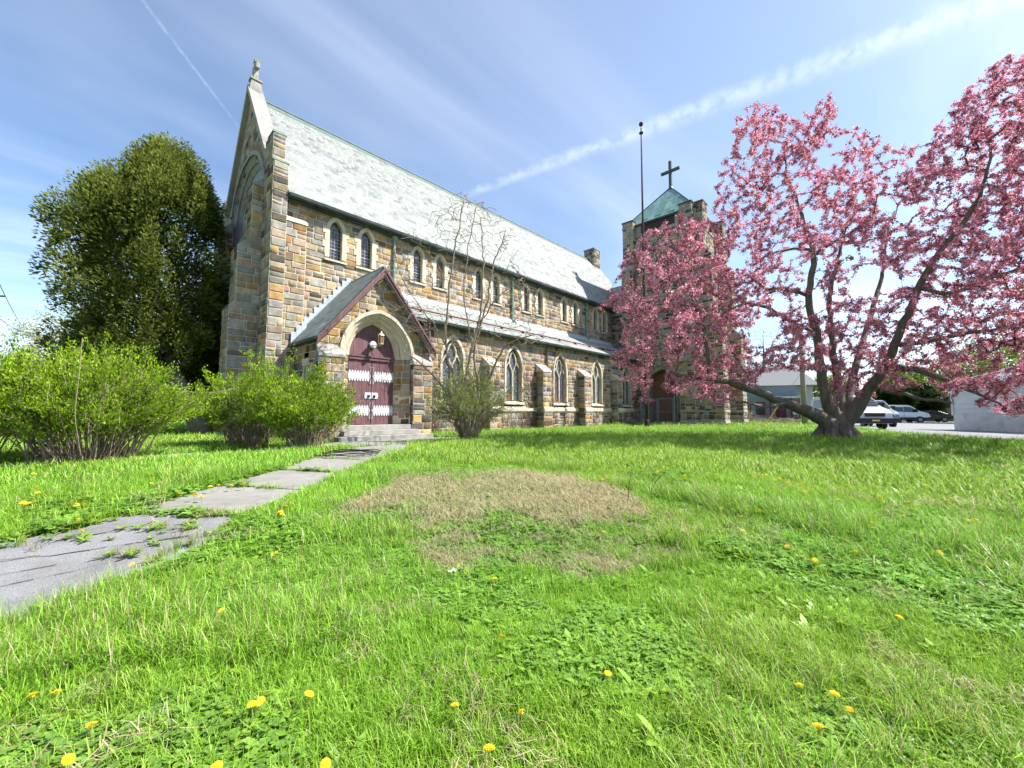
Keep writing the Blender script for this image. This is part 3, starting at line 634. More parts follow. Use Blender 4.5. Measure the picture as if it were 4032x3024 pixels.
# door
dy = YP + .50; T = place((PX, dy, 0), *SOUTH); DZ0, DZ1 = .51, 2.86
b = MB(); bar(b, T, [(-.9, 2.95), (.9, 2.95)], .17, -.05, .06); bar(b, T, [(-.9, 3.0), (.9, 3.0)], .05, .0, .09); door = part(b, 'door', M['maroon'])
for leaf in (-1, 1):
    for k in range(5):
        u0 = leaf * (.012 + k * .176); u1 = leaf * (.012 + (k + 1) * .176 - .006); u0, u1 = sorted((u0, u1))
        b = MB(); b.prism([T(u0, DZ0, -.05), T(u1, DZ0, -.05), T(u1, DZ1, -.05), T(u0, DZ1, -.05)], (0, -.05 - .003 * (k % 2), 0)); part(b, 'plank', M['maroon'], door, bevel=.006)
    for z0, sgn in ((2.28, 1), (1.02, 1)):        # ornate strap hinges
        b = MB(); u0, u1 = sorted((leaf * .09, leaf * .885)); zc_ = z0; d0, d1 = .006, .022
        bar(b, T, [(u0, zc_), (u1, zc_)], .23, d0, d1)
        nl = 8
        for j in range(nl):
            uu = u0 + (u1 - u0) * (j + .5) / nl
            for s2 in (-1, 1):
                c = T(uu, zc_ + s2 * .145, d1); b.lathe(c, [(.036, 0), (.036, .012)], 8, 'y'); c = T(uu, zc_ + s2 * .185, d1); b.lathe(c, [(.017, 0), (.017, .012)], 6, 'y')
        e = leaf * .075; b.lathe(T(e, zc_, d1), [(.045, 0), (.045, .012)], 8, 'y')
        part(b, 'strap_hinge', M['white'], door)
        b = MB()
        for j in range(nl * 2):       # pierced row
            uu = u0 + (u1 - u0) * (j + .5) / nl / 2
            for s2 in (-1, 1): b.lathe(T(uu, zc_ + s2 * .095, d1 + .004), [(.012, 0), (.012, .004)], 5, 'y')
        part(b, 'hinge_piercing', M['maroon'], door)['kind'] = 'stuff'
    for z0, z1 in ((2.0, 2.62), (.72, 1.32)):
        b = MB(); u = leaf * .055; P3 = [T(u - leaf * .02, z1, .01), T(u, z1, .05), T(u, z0, .05), T(u - leaf * .02, z0, .01)]; b.tube(P3, .012, 6); part(b, 'pull_handle', M['white'], door)
    b = MB(); u0, u1 = sorted((leaf * .015, leaf * .24)); zc_ = 1.57
    b.prism([T(u0, zc_ - .11, .006), T(u1, zc_ - .11, .006), T(u1 + (.03 if leaf > 0 else 0), zc_, .006), T(u1, zc_ + .11, .006), T(u0, zc_ + .11, .006), T(u0 - (.03 if leaf < 0 else 0), zc_, .006)], (0, -.016, 0)); part(b, 'lock_plate', M['white'], door)
    b = MB(); b.lathe(T(leaf * .11, zc_ - .03, .02), [(.05, 0), (.055, -.03), (.03, -.05)], 8, 'y'); part(b, 'knob', M['black'], door)
    for zz in (1.30, 1.80, 2.02, .80):
        b = MB()
        for k in range(5): b.lathe(T(leaf * (.1 + k * .176), zz, 0), [(.012, 0), (.012, -.012), (.004, -.016)], 6, 'y')
        part(b, 'stud_row', M['maroon'], door)['kind'] = 'stuff'
for k in range(10):     # tympanum boards follow the arch
    u0 = -.9 + k * .18 + .003; u1 = u0 + .174; tops = []
    for j in range(5):
        u = u0 + (u1 - u0) * j / 4; z = 2.9 + .005
        lo, hi = 2.9, 4.3
        for _ in range(24):
            m_ = (lo + hi) / 2; h = arch_half(.905, 1.215, 3.0, m_)
            if h is not None and h > abs(u): lo = m_
            else: hi = m_
        tops.append((u, lo))
    b = MB(); poly = [T(u0, 2.9, -.05), T(u1, 2.9, -.05)] + [T(u, z, -.05) for u, z in tops[::-1]]; b.prism(poly, (0, -.05 - .003 * (k % 2), 0)); part(b, 'tympanum_plank', M['maroon'], door)
b = MB(); b.box(PX - 1.4, PX + 1.4, dy + .06, dy + .12, 0, 4.3); part(b, 'door_backing', M['black'], door)
# lantern on the tympanum
lan = empty('wall_lantern', 'small brass and amber glass lantern on the maroon boards above the church door', 'lantern', (PX + .02, dy, 3.35)); lk = []
lx, ly, lz = PX + .12, dy - .42, 3.62
b = MB(); b.lathe((lx - .12, dy - .055, 3.46), [(.14, 0), (.14, -.02), (.06, -.035)], 12, 'y'); lk.append(b.build('back_plate', M['white']))
for k in range(12):
    t_ = 2 * math.pi * k / 12; b = MB(); b.lathe((lx - .12 + .115 * math.cos(t_), dy - .078, 3.46 + .115 * math.sin(t_)), [(.014, 0), (.014, -.008)], 6, 'y'); lk.append(b.build('plate_stud', M['maroon']))
M['brass'] = mat('aged_brass', (.55, .50, .36), .4, .2, 9, metal=.3)
M['amber'] = mat('amber_glass', (.28, .13, .03), .2, .2, 5, spec=.5)
b = MB(); b.tube([(lx - .12, dy - .06, 3.46), (lx - .06, dy - .25, 3.40), (lx, ly, lz - .19)], .016, 6); lk.append(b.build('arm', M['brass']))
b = MB(); b.lathe((lx, ly, lz - .17), [(.03, -.02), (.10, 0), (.10, .03)], 6); b.lathe((lx, ly, lz + .15), [(.135, 0), (.11, .035), (.035, .11), (.02, .16)], 6)
for k in range(6): t_ = 2 * math.pi * k / 6; b.tube([(lx + .095 * math.cos(t_), ly + .095 * math.sin(t_), lz - .15), (lx + .105 * math.cos(t_), ly + .105 * math.sin(t_), lz + .16)], .011, 4)
lk.append(b.build('lantern_frame', M['brass']))
b = MB(); b.lathe((lx, ly, lz - .15), [(.083, 0), (.09, .30)], 6); lk.append(b.build('lantern_glass', M['amber'])); adopt(lan, *lk)
# steps
for x0, x1, y0_, y1_, z in ((5.95, 8.60, 13.50, 14.2, .50), (5.86, 8.70, 13.17, 13.52, .335), (5.55, 9.12, 12.80, 13.19, .168)):
    b = MB(); b.box(x0, x1, y0_, y1_, z - .165 if z > .2 else -.05, z); part(b, 'step', M['concrete'], bevel=.012)

# ---- west front
west_b = MB(); WX = 4.4
wb = lambda z: (24.2 - (20.2 + min(4.3, max(0, (15.2 - z) / 1.42))), 24.2 - (20.2 - min(3.4, max(0, (15.2 - z) / 1.42))))
masonry('west_wall', (WX, 24.2, 0), *WEST, -.3, 8.0, 0, 14.9, holes=[hole(4.0, 2.60, 2.55, 4.2, 9.3)], bounds=wb, palette=P_WEST, base=west_b)
west_b.add([(4.75, 16.9, 9.0), (4.75, 20.2, 15.0), (4.75, 23.5, 9.0)], [(0, 2, 1)])
T = place((WX, 20.2, 0), *WEST); b = MB()
for ao, ro, ai, ri, d0, d1 in ((2.82, 2.78, 2.66, 2.62, .07, .07), (2.66, 2.62, 2.42, 2.4, .0, -.14), (2.42, 2.4, 2.2, 2.2, -.18, -.30), (2.2, 2.2, 2.0, 2.02, -.33, -.45)):
    ring(b, T, arch_pts(ai, ri, 4.1, 9.3, 14), arch_pts(ao, ro, 4.1, 9.3, 14), d1, d0, d1 - .1, d0 - .1)
big = part(b, 'window', M['limegrey']); inner = arch_pts(2.0, 2.02, 4.1, 9.3, 14); b = MB()
for u in (-1.0, 0, 1.0): bar(b, T, [(u, 4.1), (u, 9.6)], .14, -.6, -.42)
for u in (-1.5, -.5, .5, 1.5): bar(b, T, [(u - .5, 8.9), (u - .3, 9.4), (u, 9.75), (u + .3, 9.4), (u + .5, 8.9)], .1, -.6, -.43)
for s in (-1, 1): bar(b, T, [(0, 9.4), (s * .5, 10.1), (s * .9, 10.4)], .1, -.6, -.43); bar(b, T, [(s * 1.0, 9.3), (s * .6, 10.2), (0, 10.9)], .1, -.6, -.435)
part(b, 'tracery', M['limegrey'], big); b = MB(); pts = [T(u, z, -.55) for u, z in inner]; b.add(pts, [tuple(range(len(pts)))]); part(b, 'pane', M['stained'], big)
part(west_b, 'west_wall', M['mortar'])
for s in (-1, 1):
    yy = lambda d: 20.2 + s * d
    def sp(name, x0, x1, d0, d1, z0, z1, faces, palette, base): a, c = sorted((yy(d0), yy(d1))); pier(name, x0, x1, a, c, z0, z1, faces, palette, base)
    def slope(name, x0, x1, xt, d0, d1, z0, z1, mt, par):
        a, c = sorted((yy(d0), yy(d1))); b = MB(); b.hexa([(x0, a, z0), (x1, a, z0), (x1, c, z0), (x0, c, z0)], [(xt, a, z1), (x1, a, z1), (x1, c, z1), (xt, c, z1)]); return part(b, name, mt, par)
    b = MB(); fc = 'SW'
    sp('west_buttress', 3.3, 4.4, 2.25, 3.22, 0, 4.68, fc, P_WEST, b); sp('west_buttress', 3.48, 4.4, 2.28, 3.2, 4.68, 6.95, fc, P_WEST, b); sp('west_buttress', 3.86, 4.4, 2.32, 3.18, 6.95, 9.38, fc, P_WEST, b)
    wbo = part(b, 'west_buttress', M['mortar'])
    slope('set_off', 3.27, 4.4, 3.49, 2.26, 3.21, 4.69, 4.98, M['limegrey'], wbo); slope('set_off', 3.46, 4.4, 3.87, 2.29, 3.19, 6.96, 7.42, M['limegrey'], wbo); slope('set_off', 3.83, 4.4, 4.32, 2.30, 3.2, 9.39, 9.85, M['limegrey'], wbo)
    b = MB()
    a0 = 3.25 if s < 0 else 3.25
    sp('corner_pier', 4.22, 4.72, 3.25, 4.30, 0, 10.03, 'SW' if s < 0 else 'W', P_WEST, b); sp('corner_pier', 4.22, 4.64, 3.25, 4.13, 10.03, 11.15, 'SW' if s < 0 else 'W', P_WEST, b)
    cp = part(b, 'corner_pier', M['mortar'])
    for x1, d1, z in ((4.74, 4.33, 10.03), (4.66, 4.16, 11.15)):
        a, c = sorted((yy(3.6), yy(d1))); b = MB(); b.box(4.19, x1, a, c, z, z + .06); part(b, 'pier_cap', M['copper'], cp)
    b = MB(); a, c = sorted((yy(3.3), yy(4.05))); b.box(4.24, 4.6, a, c, 11.21, 11.32); part(b, 'coping_stone', M['limegrey'], cp)
    # gable coping in slabs
    n = 6
    for k in range(n):
        d0 = 3.25 * (1 - k / n); d1 = 3.25 * (1 - (k + 1) / n) + .006; z0 = 15.32 - d0 * 1.42; z1 = 15.32 - d1 * 1.42
        q = [(4.20, yy(d0), z0 - .26), (4.20, yy(d1), z1 - .26), (4.20, yy(d1), z1 + .06), (4.20, yy(d0), z0 + .06)]
        b = MB(); b.prism(q if s > 0 else q[::-1], (.60, 0, 0)); part(b, 'coping_stone', M['limegrey'], bevel=.015)
# south clasping buttress at the corner
b = MB(); pier('corner_buttress', 4.345, 5.42, 15.93, 16.2, 0, 7.95, 'SE', pal((.52, .22, .14, .06, .06)), b); cb_ = part(b, 'corner_buttress', M['mortar'])
b = MB(); b.hexa([(4.30, 15.88, 7.95), (5.46, 15.88, 7.95), (5.46, 16.2, 7.95), (4.30, 16.2, 7.95)], [(4.30, 15.91, 8.06), (5.46, 15.91, 8.06), (5.46, 16.2, 8.26), (4.30, 16.2, 8.26)]); part(b, 'cap_stone', M['lime'], cb_, bevel=.01)
# apex pedestal and stone cross
b = MB(); b.hexa([(4.24, 20.0, 15.1), (4.76, 20.0, 15.1), (4.76, 20.4, 15.1), (4.24, 20.4, 15.1)], [(4.32, 20.06, 15.62), (4.68, 20.06, 15.62), (4.68, 20.34, 15.62), (4.32, 20.34, 15.62)]); b.box(4.27, 4.73, 20.01, 20.39, 15.62, 15.70); ped = part(b, 'cross_pedestal', M['limegrey'])
b = MB(); b.hexa([(4.40, 20.11, 15.70), (4.60, 20.11, 15.70), (4.60, 20.29, 15.70), (4.40, 20.29, 15.70)], [(4.43, 20.13, 16.62), (4.57, 20.13, 16.62), (4.57, 20.27, 16.62), (4.43, 20.27, 16.62)])
for s in (-1, 1): q = [(4.43, 20.2 + s * .06, 16.20), (4.43, 20.2 + s * .33, 16.14), (4.43, 20.2 + s * .33, 16.46), (4.43, 20.2 + s * .06, 16.38)]; b.prism(q if s > 0 else q[::-1], (.14, 0, 0))
b.hexa([(4.41, 20.08, 16.5), (4.59, 20.08, 16.5), (4.59, 20.32, 16.5), (4.41, 20.32, 16.5)], [(4.41, 20.06, 16.64), (4.59, 20.06, 16.64), (4.59, 20.34, 16.64), (4.41, 20.34, 16.64)]); part(b, 'stone_cross', M['limegrey'], ped)
part(nave_b, 'nave_wall', M['mortar']); part(aisle_b, 'aisle_wall', M['mortar'])

# ---- transept, chimney
b = MB(); b.box(28.35, 33.0, 14.9, 18, 0, 8.5); masonry('transept_wall', (28.33, 16.2, 0), *WEST, 0, 1.3, 6.0, 8.5, palette=P_TOWER); part(b, 'transept_wall', M['mortar'])
rb = MB(); rb.add([(28.15, 14.7, 8.42), (30.7, 14.7, 11.5), (30.7, 18.6, 11.5), (28.15, 18.6, 8.42)], [(0, 1, 2, 3)]); rb.add([(33.2, 14.7, 8.42), (30.7, 14.7, 11.5), (30.7, 18.6, 11.5), (33.2, 18.6, 8.42)], [(3, 2, 1, 0)])
tr = part(rb, 'transept_roof', M['slate1']); tr.color = (.26, .28, .28, 1)
VT = Vector((2.55, 0, 3.08)); slates('transept_roof', Vector((28.12, 18.0, 8.42)), (0, -1, 0), VT, 3.2, VT.length, we=.3, ex=.21)
b = MB(); b.tube([(30.7, 14.8, 11.54), (30.7, 18.1, 11.54)], .06, 6); part(b, 'ridge_cap', M['copper'], tr); b = MB(); b.box(28.02, 28.16, 14.85, 16.0, 8.28, 8.40); part(b, 'gutter', M['gutter'], tr)
b = MB(); pier('chimney', 31.3, 32.3, 19.65, 20.7, 13.0, 15.85, 'SW', P_TOWER, b, wid=(.3, .5)); chm = part(b, 'chimney', M['mortar']); b = MB(); b.box(31.25, 32.35, 19.6, 20.75, 15.85, 15.95); part(b, 'chimney_cap', M['limegrey'], chm)
for k in range(4): b = MB(); b.box(31.26, 31.29, 19.65 + k * .16, 19.80 + k * .16, 13.8 + k * .22, 14.3 + k * .22); part(b, 'flashing_step', M['lead'], chm)

# ---- tower
TX, TY, TS = 28.0, 9.64, 5.2; tb = MB()
masonry('tower_wall', (TX, TY + TS, 0), *WEST, 0, TS, 1.2, 14.1, holes=[hole(TY + TS - 12.15, 1.1, 1.2, -1, 2.9), lambda a, b: (2.25, 3.25) if b > 10.55 and a < 12.1 else None], palette=P_TOWER, base=tb)
masonry('tower_wall', (TX, TY + TS, 0), *WEST, 0, TS, 0, 1.2, holes=[lambda a, b: (1.55, 3.75)], palette=P_TOWER, base=tb)
masonry('tower_wall', (TX, TY, 0), *SOUTH, 0, TS, 0, 14.1, palette=P_TOWER, base=tb, wid=(.4, .7), rowh=(.28, .4))
tb.box(TX + 1.2, TX + TS, TY + .1, TY + TS, 0, 14.9); tb.box(TX + .05, TX + TS, TY + .05, TY + TS, 14.1, 14.98)
tw = part(tb, 'tower_wall', M['mortar'])
b = MB(); b.box(TX - .06, TX + TS + .02, TY - .06, TY + TS, 14.02, 14.14); b.box(TX + .02, TX + .06, TY + .9, TY + TS - .9, 14.14, 14.98); part(b, 'string_course', M['limegrey'], tw)
b = MB(); b.box(TX - .012, TX + .03, TY + 1.35, TY + TS - 1.35, 14.30, 14.9); lv = part(b, 'louvre', M['black'], tw)
for k in range(5): b = MB(); b.add([(TX - .03, TY + 1.36, 14.34 + k * .11), (TX - .03, TY + TS - 1.36, 14.34 + k * .11), (TX + .02, TY + TS - 1.36, 14.42 + k * .11), (TX + .02, TY + 1.36, 14.42 + k * .11)], [(0, 3, 2, 1)]); part(b, 'louvre_slat', M['board'], tw)
def tower_plinth(x0, x1, y0, y1, par):
    b = MB(); b.hexa([(x0 - .07, y0 - .07, .28), (x1 + .07, y0 - .07, .28), (x1 + .07, y1 + .07, .28), (x0 - .07, y1 + .07, .28)], [(x0 - .02, y0 - .02, .5), (x1 + .02, y0 - .02, .5), (x1 + .02, y1 + .02, .5), (x0 - .02, y1 + .02, .5)])
    b.hexa([(x0 - .05, y0 - .05, .98), (x1 + .05, y0 - .05, .98), (x1 + .05, y1 + .05, .98), (x0 - .05, y1 + .05, .98)], [(x0 - .055, y0 - .055, 1.06), (x1 + .055, y0 - .055, 1.06), (x1 + .055, y1 + .055, 1.06), (x0 - .055, y1 + .055, 1.06)])
    b.hexa([(x0 - .04, y0 - .04, 1.06), (x1 + .04, y0 - .04, 1.06), (x1 + .04, y1 + .04, 1.06), (x0 - .04, y1 + .04, 1.06)], [(x0 + .01, y0 + .01, 1.22), (x1 - .01, y0 + .01, 1.22), (x1 - .01, y1 - .01, 1.22), (x0 + .01, y1 - .01, 1.22)])
    part(b, 'plinth_moulding', M['limegrey'], par)
def tbut(stages, faces, top):
    """stages: (x0,x1,y0,y1,z1) from the ground up"""
    b = MB(); z = 0; caps = []
    for i, (x0, x1, y0, y1, z1) in enumerate(stages):
        pier('tower_buttress', x0, x1, y0, y1, z, z1, faces, P_TOWER, b, wid=(.28, .5)); caps.append((x0, x1, y0, y1, z1)); z = z1
    o = part(b, 'tower_buttress', M['mortar']); tower_plinth(*stages[0][:4], o)
    for i, (x0, x1, y0, y1, z1) in enumerate(caps[:-1]):
        n_ = caps[i + 1]; b = MB(); e = .025
        b.hexa([(x0 - e, y0 - e, z1), (x1 + e, y0 - e, z1), (x1 + e, y1, z1), (x0 - e, y1, z1)], [(n_[0] - .004, n_[2] - .004, z1 + .42), (n_[1] + .004, n_[2] - .004, z1 + .42), (n_[1] + .004, n_[3], z1 + .42), (n_[0] - .004, n_[3], z1 + .42)]); part(b, 'set_off', M['limegrey'], o)
    x0, x1, y0, y1, z1 = caps[-1]; b = MB(); b.box(x0 - .05, x1 + .05, y0 - .05, y1 + .05, z1, z1 + .10); part(b, 'pier_cap', M['gutter'], o)
    return o
tbut([(27.25, 28.1, 9.64, 10.60, 6.6), (27.42, 28.1, 9.66, 10.58, 11.5), (27.62, 28.2, 9.70, 10.54, 15.25)], 'SWN', 15)
tbut([(28.02, 29.0, 8.12, 9.7, 6.6), (28.04, 28.98, 8.62, 9.7, 11.5), (28.08, 28.94, 9.12, 9.8, 15.25)], 'SW', 15)
tbut([(27.25, 28.1, 13.90, 14.86, 6.6), (27.42, 28.1, 13.92, 14.84, 11.5), (27.62, 28.2, 13.96, 14.80, 15.25)], 'SW', 15)
tbut([(32.25, 33.22, 8.12, 9.7, 6.6), (32.27, 33.2, 8.62, 9.7, 11.5), (32.3, 33.16, 9.12, 9.8, 15.25)], 'SWE', 15)
b = MB(); b.box(27.9, 28.4, 9.55, 10.0, 14.1, 15.2); part(b, 'corner_stone', M['limegrey'], tw)
# tower roof: standing-seam copper
RX0, RX1, RY0, RY1 = 27.88, 33.32, 9.52, 14.96; AP = Vector((30.6, 12.24, 18.42)); EZ = 15.0
b = MB(); b.add([(RX0, RY0, EZ), (RX1, RY0, EZ), (RX1, RY1, EZ), (RX0, RY1, EZ), AP], [(0, 1, 4), (1, 2, 4), (2, 3, 4), (3, 0, 4), (3, 2, 1, 0)]); troof = part(b, 'tower_roof', M['copper'])
M['copperpan'] = mat('copper_roof_pan', col_attr='OBJ', rough=.55, var=.2, scale=2.5, spec=.35, second=(.13, .20, .19), second_amt=.5, second_scale=1.3)
def facet(A, B):
    A, B = Vector(A), Vector(B); nn = (B - A).cross(AP - A).normalized(); nn = -nn if nn.z < 0 else nn; n = 11; rows = 5
    for k in range(n):
        for r in range(rows):
            ta, tb_ = k / n, (k + 1) / n; sa = (r + (.5 if k % 2 else 0)) / rows; sb = min((r + 1 + (.5 if k % 2 else 0)) / rows, .995)
            P = lambda t, s: (A + (B - A) * t)
            # pans run up the slope; clip to the triangle
            mid = (A + B) / 2; upv = AP - mid
            pa, pb_ = A + (B - A) * ta, A + (B - A) * tb_
            la, lb = min(1, 2 * ta, 2 - 2 * ta), min(1, 2 * tb_, 2 - 2 * tb_)
            s1a, s1b = min(sb, la), min(sb, lb); s0a, s0b = min(sa, la), min(sa, lb)
            if max(s1a - s0a, s1b - s0b) < .02: continue
            q = [pa + upv * s0a, pb_ + upv * s0b, pb_ + upv * s1b, pa + upv * s1a]; g = (B - A).normalized() * .008
            q = [q[0] + g, q[1] - g, q[2] - g, q[3] + g]; b = MB(); b.prism([p + nn * .004 for p in q], nn * (.012 + .006 * ((k + r) % 2))); o = part(b, 'copper_pan', M['copperpan'], troof)
            c = random.uniform(.8, 1.2); o.color = (.20 * c, .34 * c, .30 * c * random.uniform(.95, 1.05), 1)
facet((RX0, RY1, EZ), (RX0, RY0, EZ)); facet((RX0, RY0, EZ), (RX1, RY0, EZ))
for c in ((RX0, RY0), (RX0, RY1), (RX1, RY0)): b = MB(); b.tube([(c[0], c[1], EZ + .02), AP + Vector((0, 0, .03))], .045, 5); part(b, 'hip_roll', M['gutter'], troof)
b = MB(); b.box(RX0 - .03, RX0 + .06, RY0, RY1, EZ - .1, EZ + .015); b.box(RX0, RX1, RY0 - .03, RY0 + .06, EZ - .1, EZ + .015); part(b, 'eave_board', M['gutter'], troof)
b = MB(); cx_, cy_ = AP.x, AP.y
b.box(cx_ - .10, cx_ + .10, cy_ - .10, cy_ + .10, 18.3, 20.55); b.box(cx_ - .09, cx_ + .09, cy_ - .72, cy_ - .1005, 19.65, 19.84); b.box(cx_ - .09, cx_ + .09, cy_ + .1005, cy_ + .72, 19.65, 19.84)
b.lathe((cx_, cy_, 18.25), [(.22, 0), (.16, .15), (.12, .25)], 8); part(b, 'roof_cross', M['bronze'], troof)
# tower window and door recess
T = place((TX, 12.09, 0), *WEST); b = MB()
for u0, u1, z0, z1 in ((-.5, -.36, 10.55, 12.1), (.36, .5, 10.55, 12.1), (-.36, .36, 11.95, 12.1), (-.6, .6, 10.42, 10.56), (-.05, .05, 10.55, 11.95)): b.prism([T(u0, z0, -.2), T(u1, z0, -.2), T(u1, z1, -.2), T(u0, z1, -.2)], (-.25, 0, 0))
twn = part(b, 'window', M['limegrey']); b = MB(); b.add([T(-.4, 10.5, -.12), T(.4, 10.5, -.12), T(.4, 12, -.12), T(-.4, 12, -.12)], [(0, 1, 2, 3)]); part(b, 'pane', M['glass'], twn)
T = place((TX, 12.15, 0), *WEST); b = MB(); ring(b, T, arch_pts(.98, 1.1, 0, 2.9, 12), arch_pts(1.16, 1.3, 0, 2.9, 12), -.04, .04, -.5, -.1); td = part(b, 'tower_doorway', M['limegrey'])
for k in range(8):
    b = MB(); u = -.98 + k * .245; b.prism([T(u, .3, -.75), T(u + .235, .3, -.75), T(u + .235, 4.0, -.75), T(u, 4.0, -.75)], (-.04, 0, 0)); part(b, 'plank', M['board'], td)
b = MB(); b.box(28.0, 28.8, 11.1, 13.2, 0, .15); b.box(28.3, 28.8, 11.1, 13.2, .15, .3); part(b, 'step', M['concrete'])
b = MB(); b.box(28.02, 28.82, 11.02, 11.1, 0, 4.2); b.box(28.02, 28.82, 13.2, 13.28, 0, 4.2); b.box(28.02, 28.82, 11.0, 13.3, 4.1, 4.25); part(b, 'recess_wall', M['mortar'], td)

# ---- stones and slates to meshes: the 300 that show largest are single objects, the rest one mass
def npx(P):
    P = np.asarray(P) - np.array(EYE); X = P @ np.array(c_r); Y = P @ np.array(c_u); Z = P @ np.array(f2)
    return X / Z, Y / Z, Z
def order_by_size(O, U, V, Wd, H, Nn, extra=None):
    c = O + U * (Wd[:, None] / 2) + V * (H[:, None] / 2); x, y, Z = npx(c); d = c - np.array(EYE); dist = np.linalg.norm(d, axis=1)
    facing = -(d * Nn).sum(1) / dist; area = Wd * H * np.clip(facing, 0, 1) / dist ** 2
    area[(Z < .5) | (abs(x) > 1.2) | (abs(y) > .92)] = 0
    if extra is not None: area *= extra(c)
    return np.argsort(-area)
def V3(l): return np.array([tuple(v) for v in l])
So = V3([s[0] for s in STONES]); Su = V3([s[1] for s in STONES]); Sn = V3([s[2] for s in STONES]); Sw = np.array([s[3] for s in STONES]); Sh = np.array([s[4] for s in STONES]); Sc = np.array([s[5] for s in STONES]); Sv = np.tile([0., 0, 1], (len(So), 1))
hid = lambda c: np.where((c[:, 2] < 2.3) & (c[:, 0] < 5.2), 0, 1) * np.where((c[:, 2] < 1.9) & (c[:, 0] > 8.9) & (c[:, 0] < 13), 0, 1) * np.where((c[:, 0] > 5.3) & (c[:, 1] > 16.1) & (c[:, 2] < 5.6), 0, 1)
od = order_by_size(So, Su, Sv, Sw, Sh, Sn, hid); single, rest = od[:300], od[300:]
def stone_arrays(ix):
    n = len(ix); g = .0085; w_ = Sw[ix] - 2 * g; h_ = Sh[ix] - 2 * g
    ins = np.minimum(.022, np.minimum(w_, h_) * .15); V = np.zeros((n, 4, 4, 3)); jit = rng.uniform(-.006, .006, (n, 4, 4, 2)); dep = rng.uniform(.006, .020, (n, 4, 4)) + rng.uniform(-.003, .010, (n, 1, 1))
    third = rng.uniform(.3, .7, n)
    for i in range(4):
        for j in range(4):
            uu = [np.zeros(n), ins + third * 0, w_ - ins, w_][i]; zz = [np.zeros(n), ins, h_ - ins, h_][j]
            brd = i in (0, 3) or j in (0, 3); d = np.full(n, -.003) if brd else dep[:, i, j]
            ju = jit[:, i, j, 0] if not brd else 0; jz = jit[:, i, j, 1] if not brd else 0
            V[:, i, j] = So[ix] + Su[ix] * (g + uu + ju)[:, None] + np.array([0, 0, 1.]) * (g + zz + jz)[:, None] + Sn[ix] * d[:, None]
    q = np.array([[i * 4 + j, (i + 1) * 4 + j, (i + 1) * 4 + j + 1, i * 4 + j + 1] for i in range(3) for j in range(3)])
    F = (np.arange(n) * 16)[:, None, None] + q[None]
    return V.reshape(-1, 3), F.reshape(-1, 4)
v, f = stone_arrays(rest); mass = npmesh('stonework', v, f, M['stone'], col=np.repeat(Sc[rest], 16, 0)); mass['kind'] = 'stuff'; church_kids.append(mass)
walls = {o.name.split('.')[0]: o for o in church_kids}
tm = []
for k in range(8):
    V = []; r = random.Random(k)
    for i in range(4):
        for j in range(4):
            b_ = i in (0, 3) or j in (0, 3); V.append(([0, .05, .95, 1][i] + (0 if b_ else r.uniform(-.02, .02)), .003 if b_ else -r.uniform(.008, .028), [0, .09, .91, 1][j] + (0 if b_ else r.uniform(-.03, .03))))
    me = bpy.data.meshes.new('stone'); me.from_pydata(V, [], [(i * 4 + j, (i + 1) * 4 + j, (i + 1) * 4 + j + 1, i * 4 + j + 1) for i in range(3) for j in range(3)]); me.materials.append(M['stone1']); tm.append(me)
def basis(o, U, Y, Zv, O, sx, sy, sz):
    mm = Matrix.Identity(4)
    for i in range(3): mm[i][0] = U[i] * sx; mm[i][1] = Y[i] * sy; mm[i][2] = Zv[i] * sz; mm[i][3] = O[i]
    o.matrix_basis = mm
for i in single:
    s = STONES[i]; o = bpy.data.objects.new('stone', random.choice(tm)); COL.objects.link(o); g = .0085
    basis(o, s[1], -s[2], Vector((0, 0, 1)), s[0] + s[1] * g + Vector((0, 0, g)), s[3] - 2 * g, 1, s[4] - 2 * g); o.color = (*s[5], 1)
    p = walls.get(s[6])
    if p: o.parent = p
    else: church_kids.append(o)
So = V3([s[0] for s in SL]); Su = V3([s[1] for s in SL]); Sv = V3([s[2] for s in SL]); Sn = V3([s[3] for s in SL]); Sw = np.array([s[4] for s in SL]); Sh = np.array([s[5] for s in SL]); Sc = np.array([s[6] for s in SL]) * np.array([1.35 if s[7] == 'porch_roof' else 1 for s in SL])[:, None]  # porch slates lightened, lifting the shaded slope through their colour
od = order_by_size(So, Su, Sv, Sw, Sh, Sn); single, rest = od[:300], od[300:]
th = .0022
def slate_pts(O, U, V, Nn, w_, h_):
    a = O - Nn * .004; lb, rb_ = a, a + U * w_; lt, rt_ = lb + Nn * th * 2, rb_ + Nn * th * 2
    return lb, rb_, lt, rt_, O + V * h_ + Nn * .004, O + U * w_ + V * h_ + Nn * .004
n = len(rest); w_ = Sw[rest][:, None]; h_ = Sh[rest][:, None]; jt = rng.uniform(.88, 1.10, (n, 1))
lb, rb_, lt, rt_, ul, ur = slate_pts(So[rest], Su[rest], Sv[rest], Sn[rest] * jt, w_, h_)
v = np.stack([lb, rb_, lt, rt_, ul, ur], 1).reshape(-1, 3); q = np.array([[2, 3, 5, 4], [0, 1, 3, 2], [0, 2, 4, 4], [1, 5, 3, 3]])
tri = np.array([[2, 3, 5], [2, 5, 4], [0, 1, 3], [0, 3, 2], [0, 2, 4], [1, 5, 3]]); f = ((np.arange(n) * 6)[:, None, None] + tri[None]).reshape(-1, 3)
sm = npmesh('slate_covering', v, f, M['slate'], col=np.repeat(Sc[rest], 6, 0)); sm['kind'] = 'stuff'; church_kids.append(sm)
me = bpy.data.meshes.new('slate'); me.from_pydata([(0, 0, -.004), (1, 0, -.004), (0, 0, th * 2), (1, 0, th * 2), (0, 1, .004), (1, 1, .004)], [], [tuple(t) for t in tri]); me.materials.append(M['slate1'])
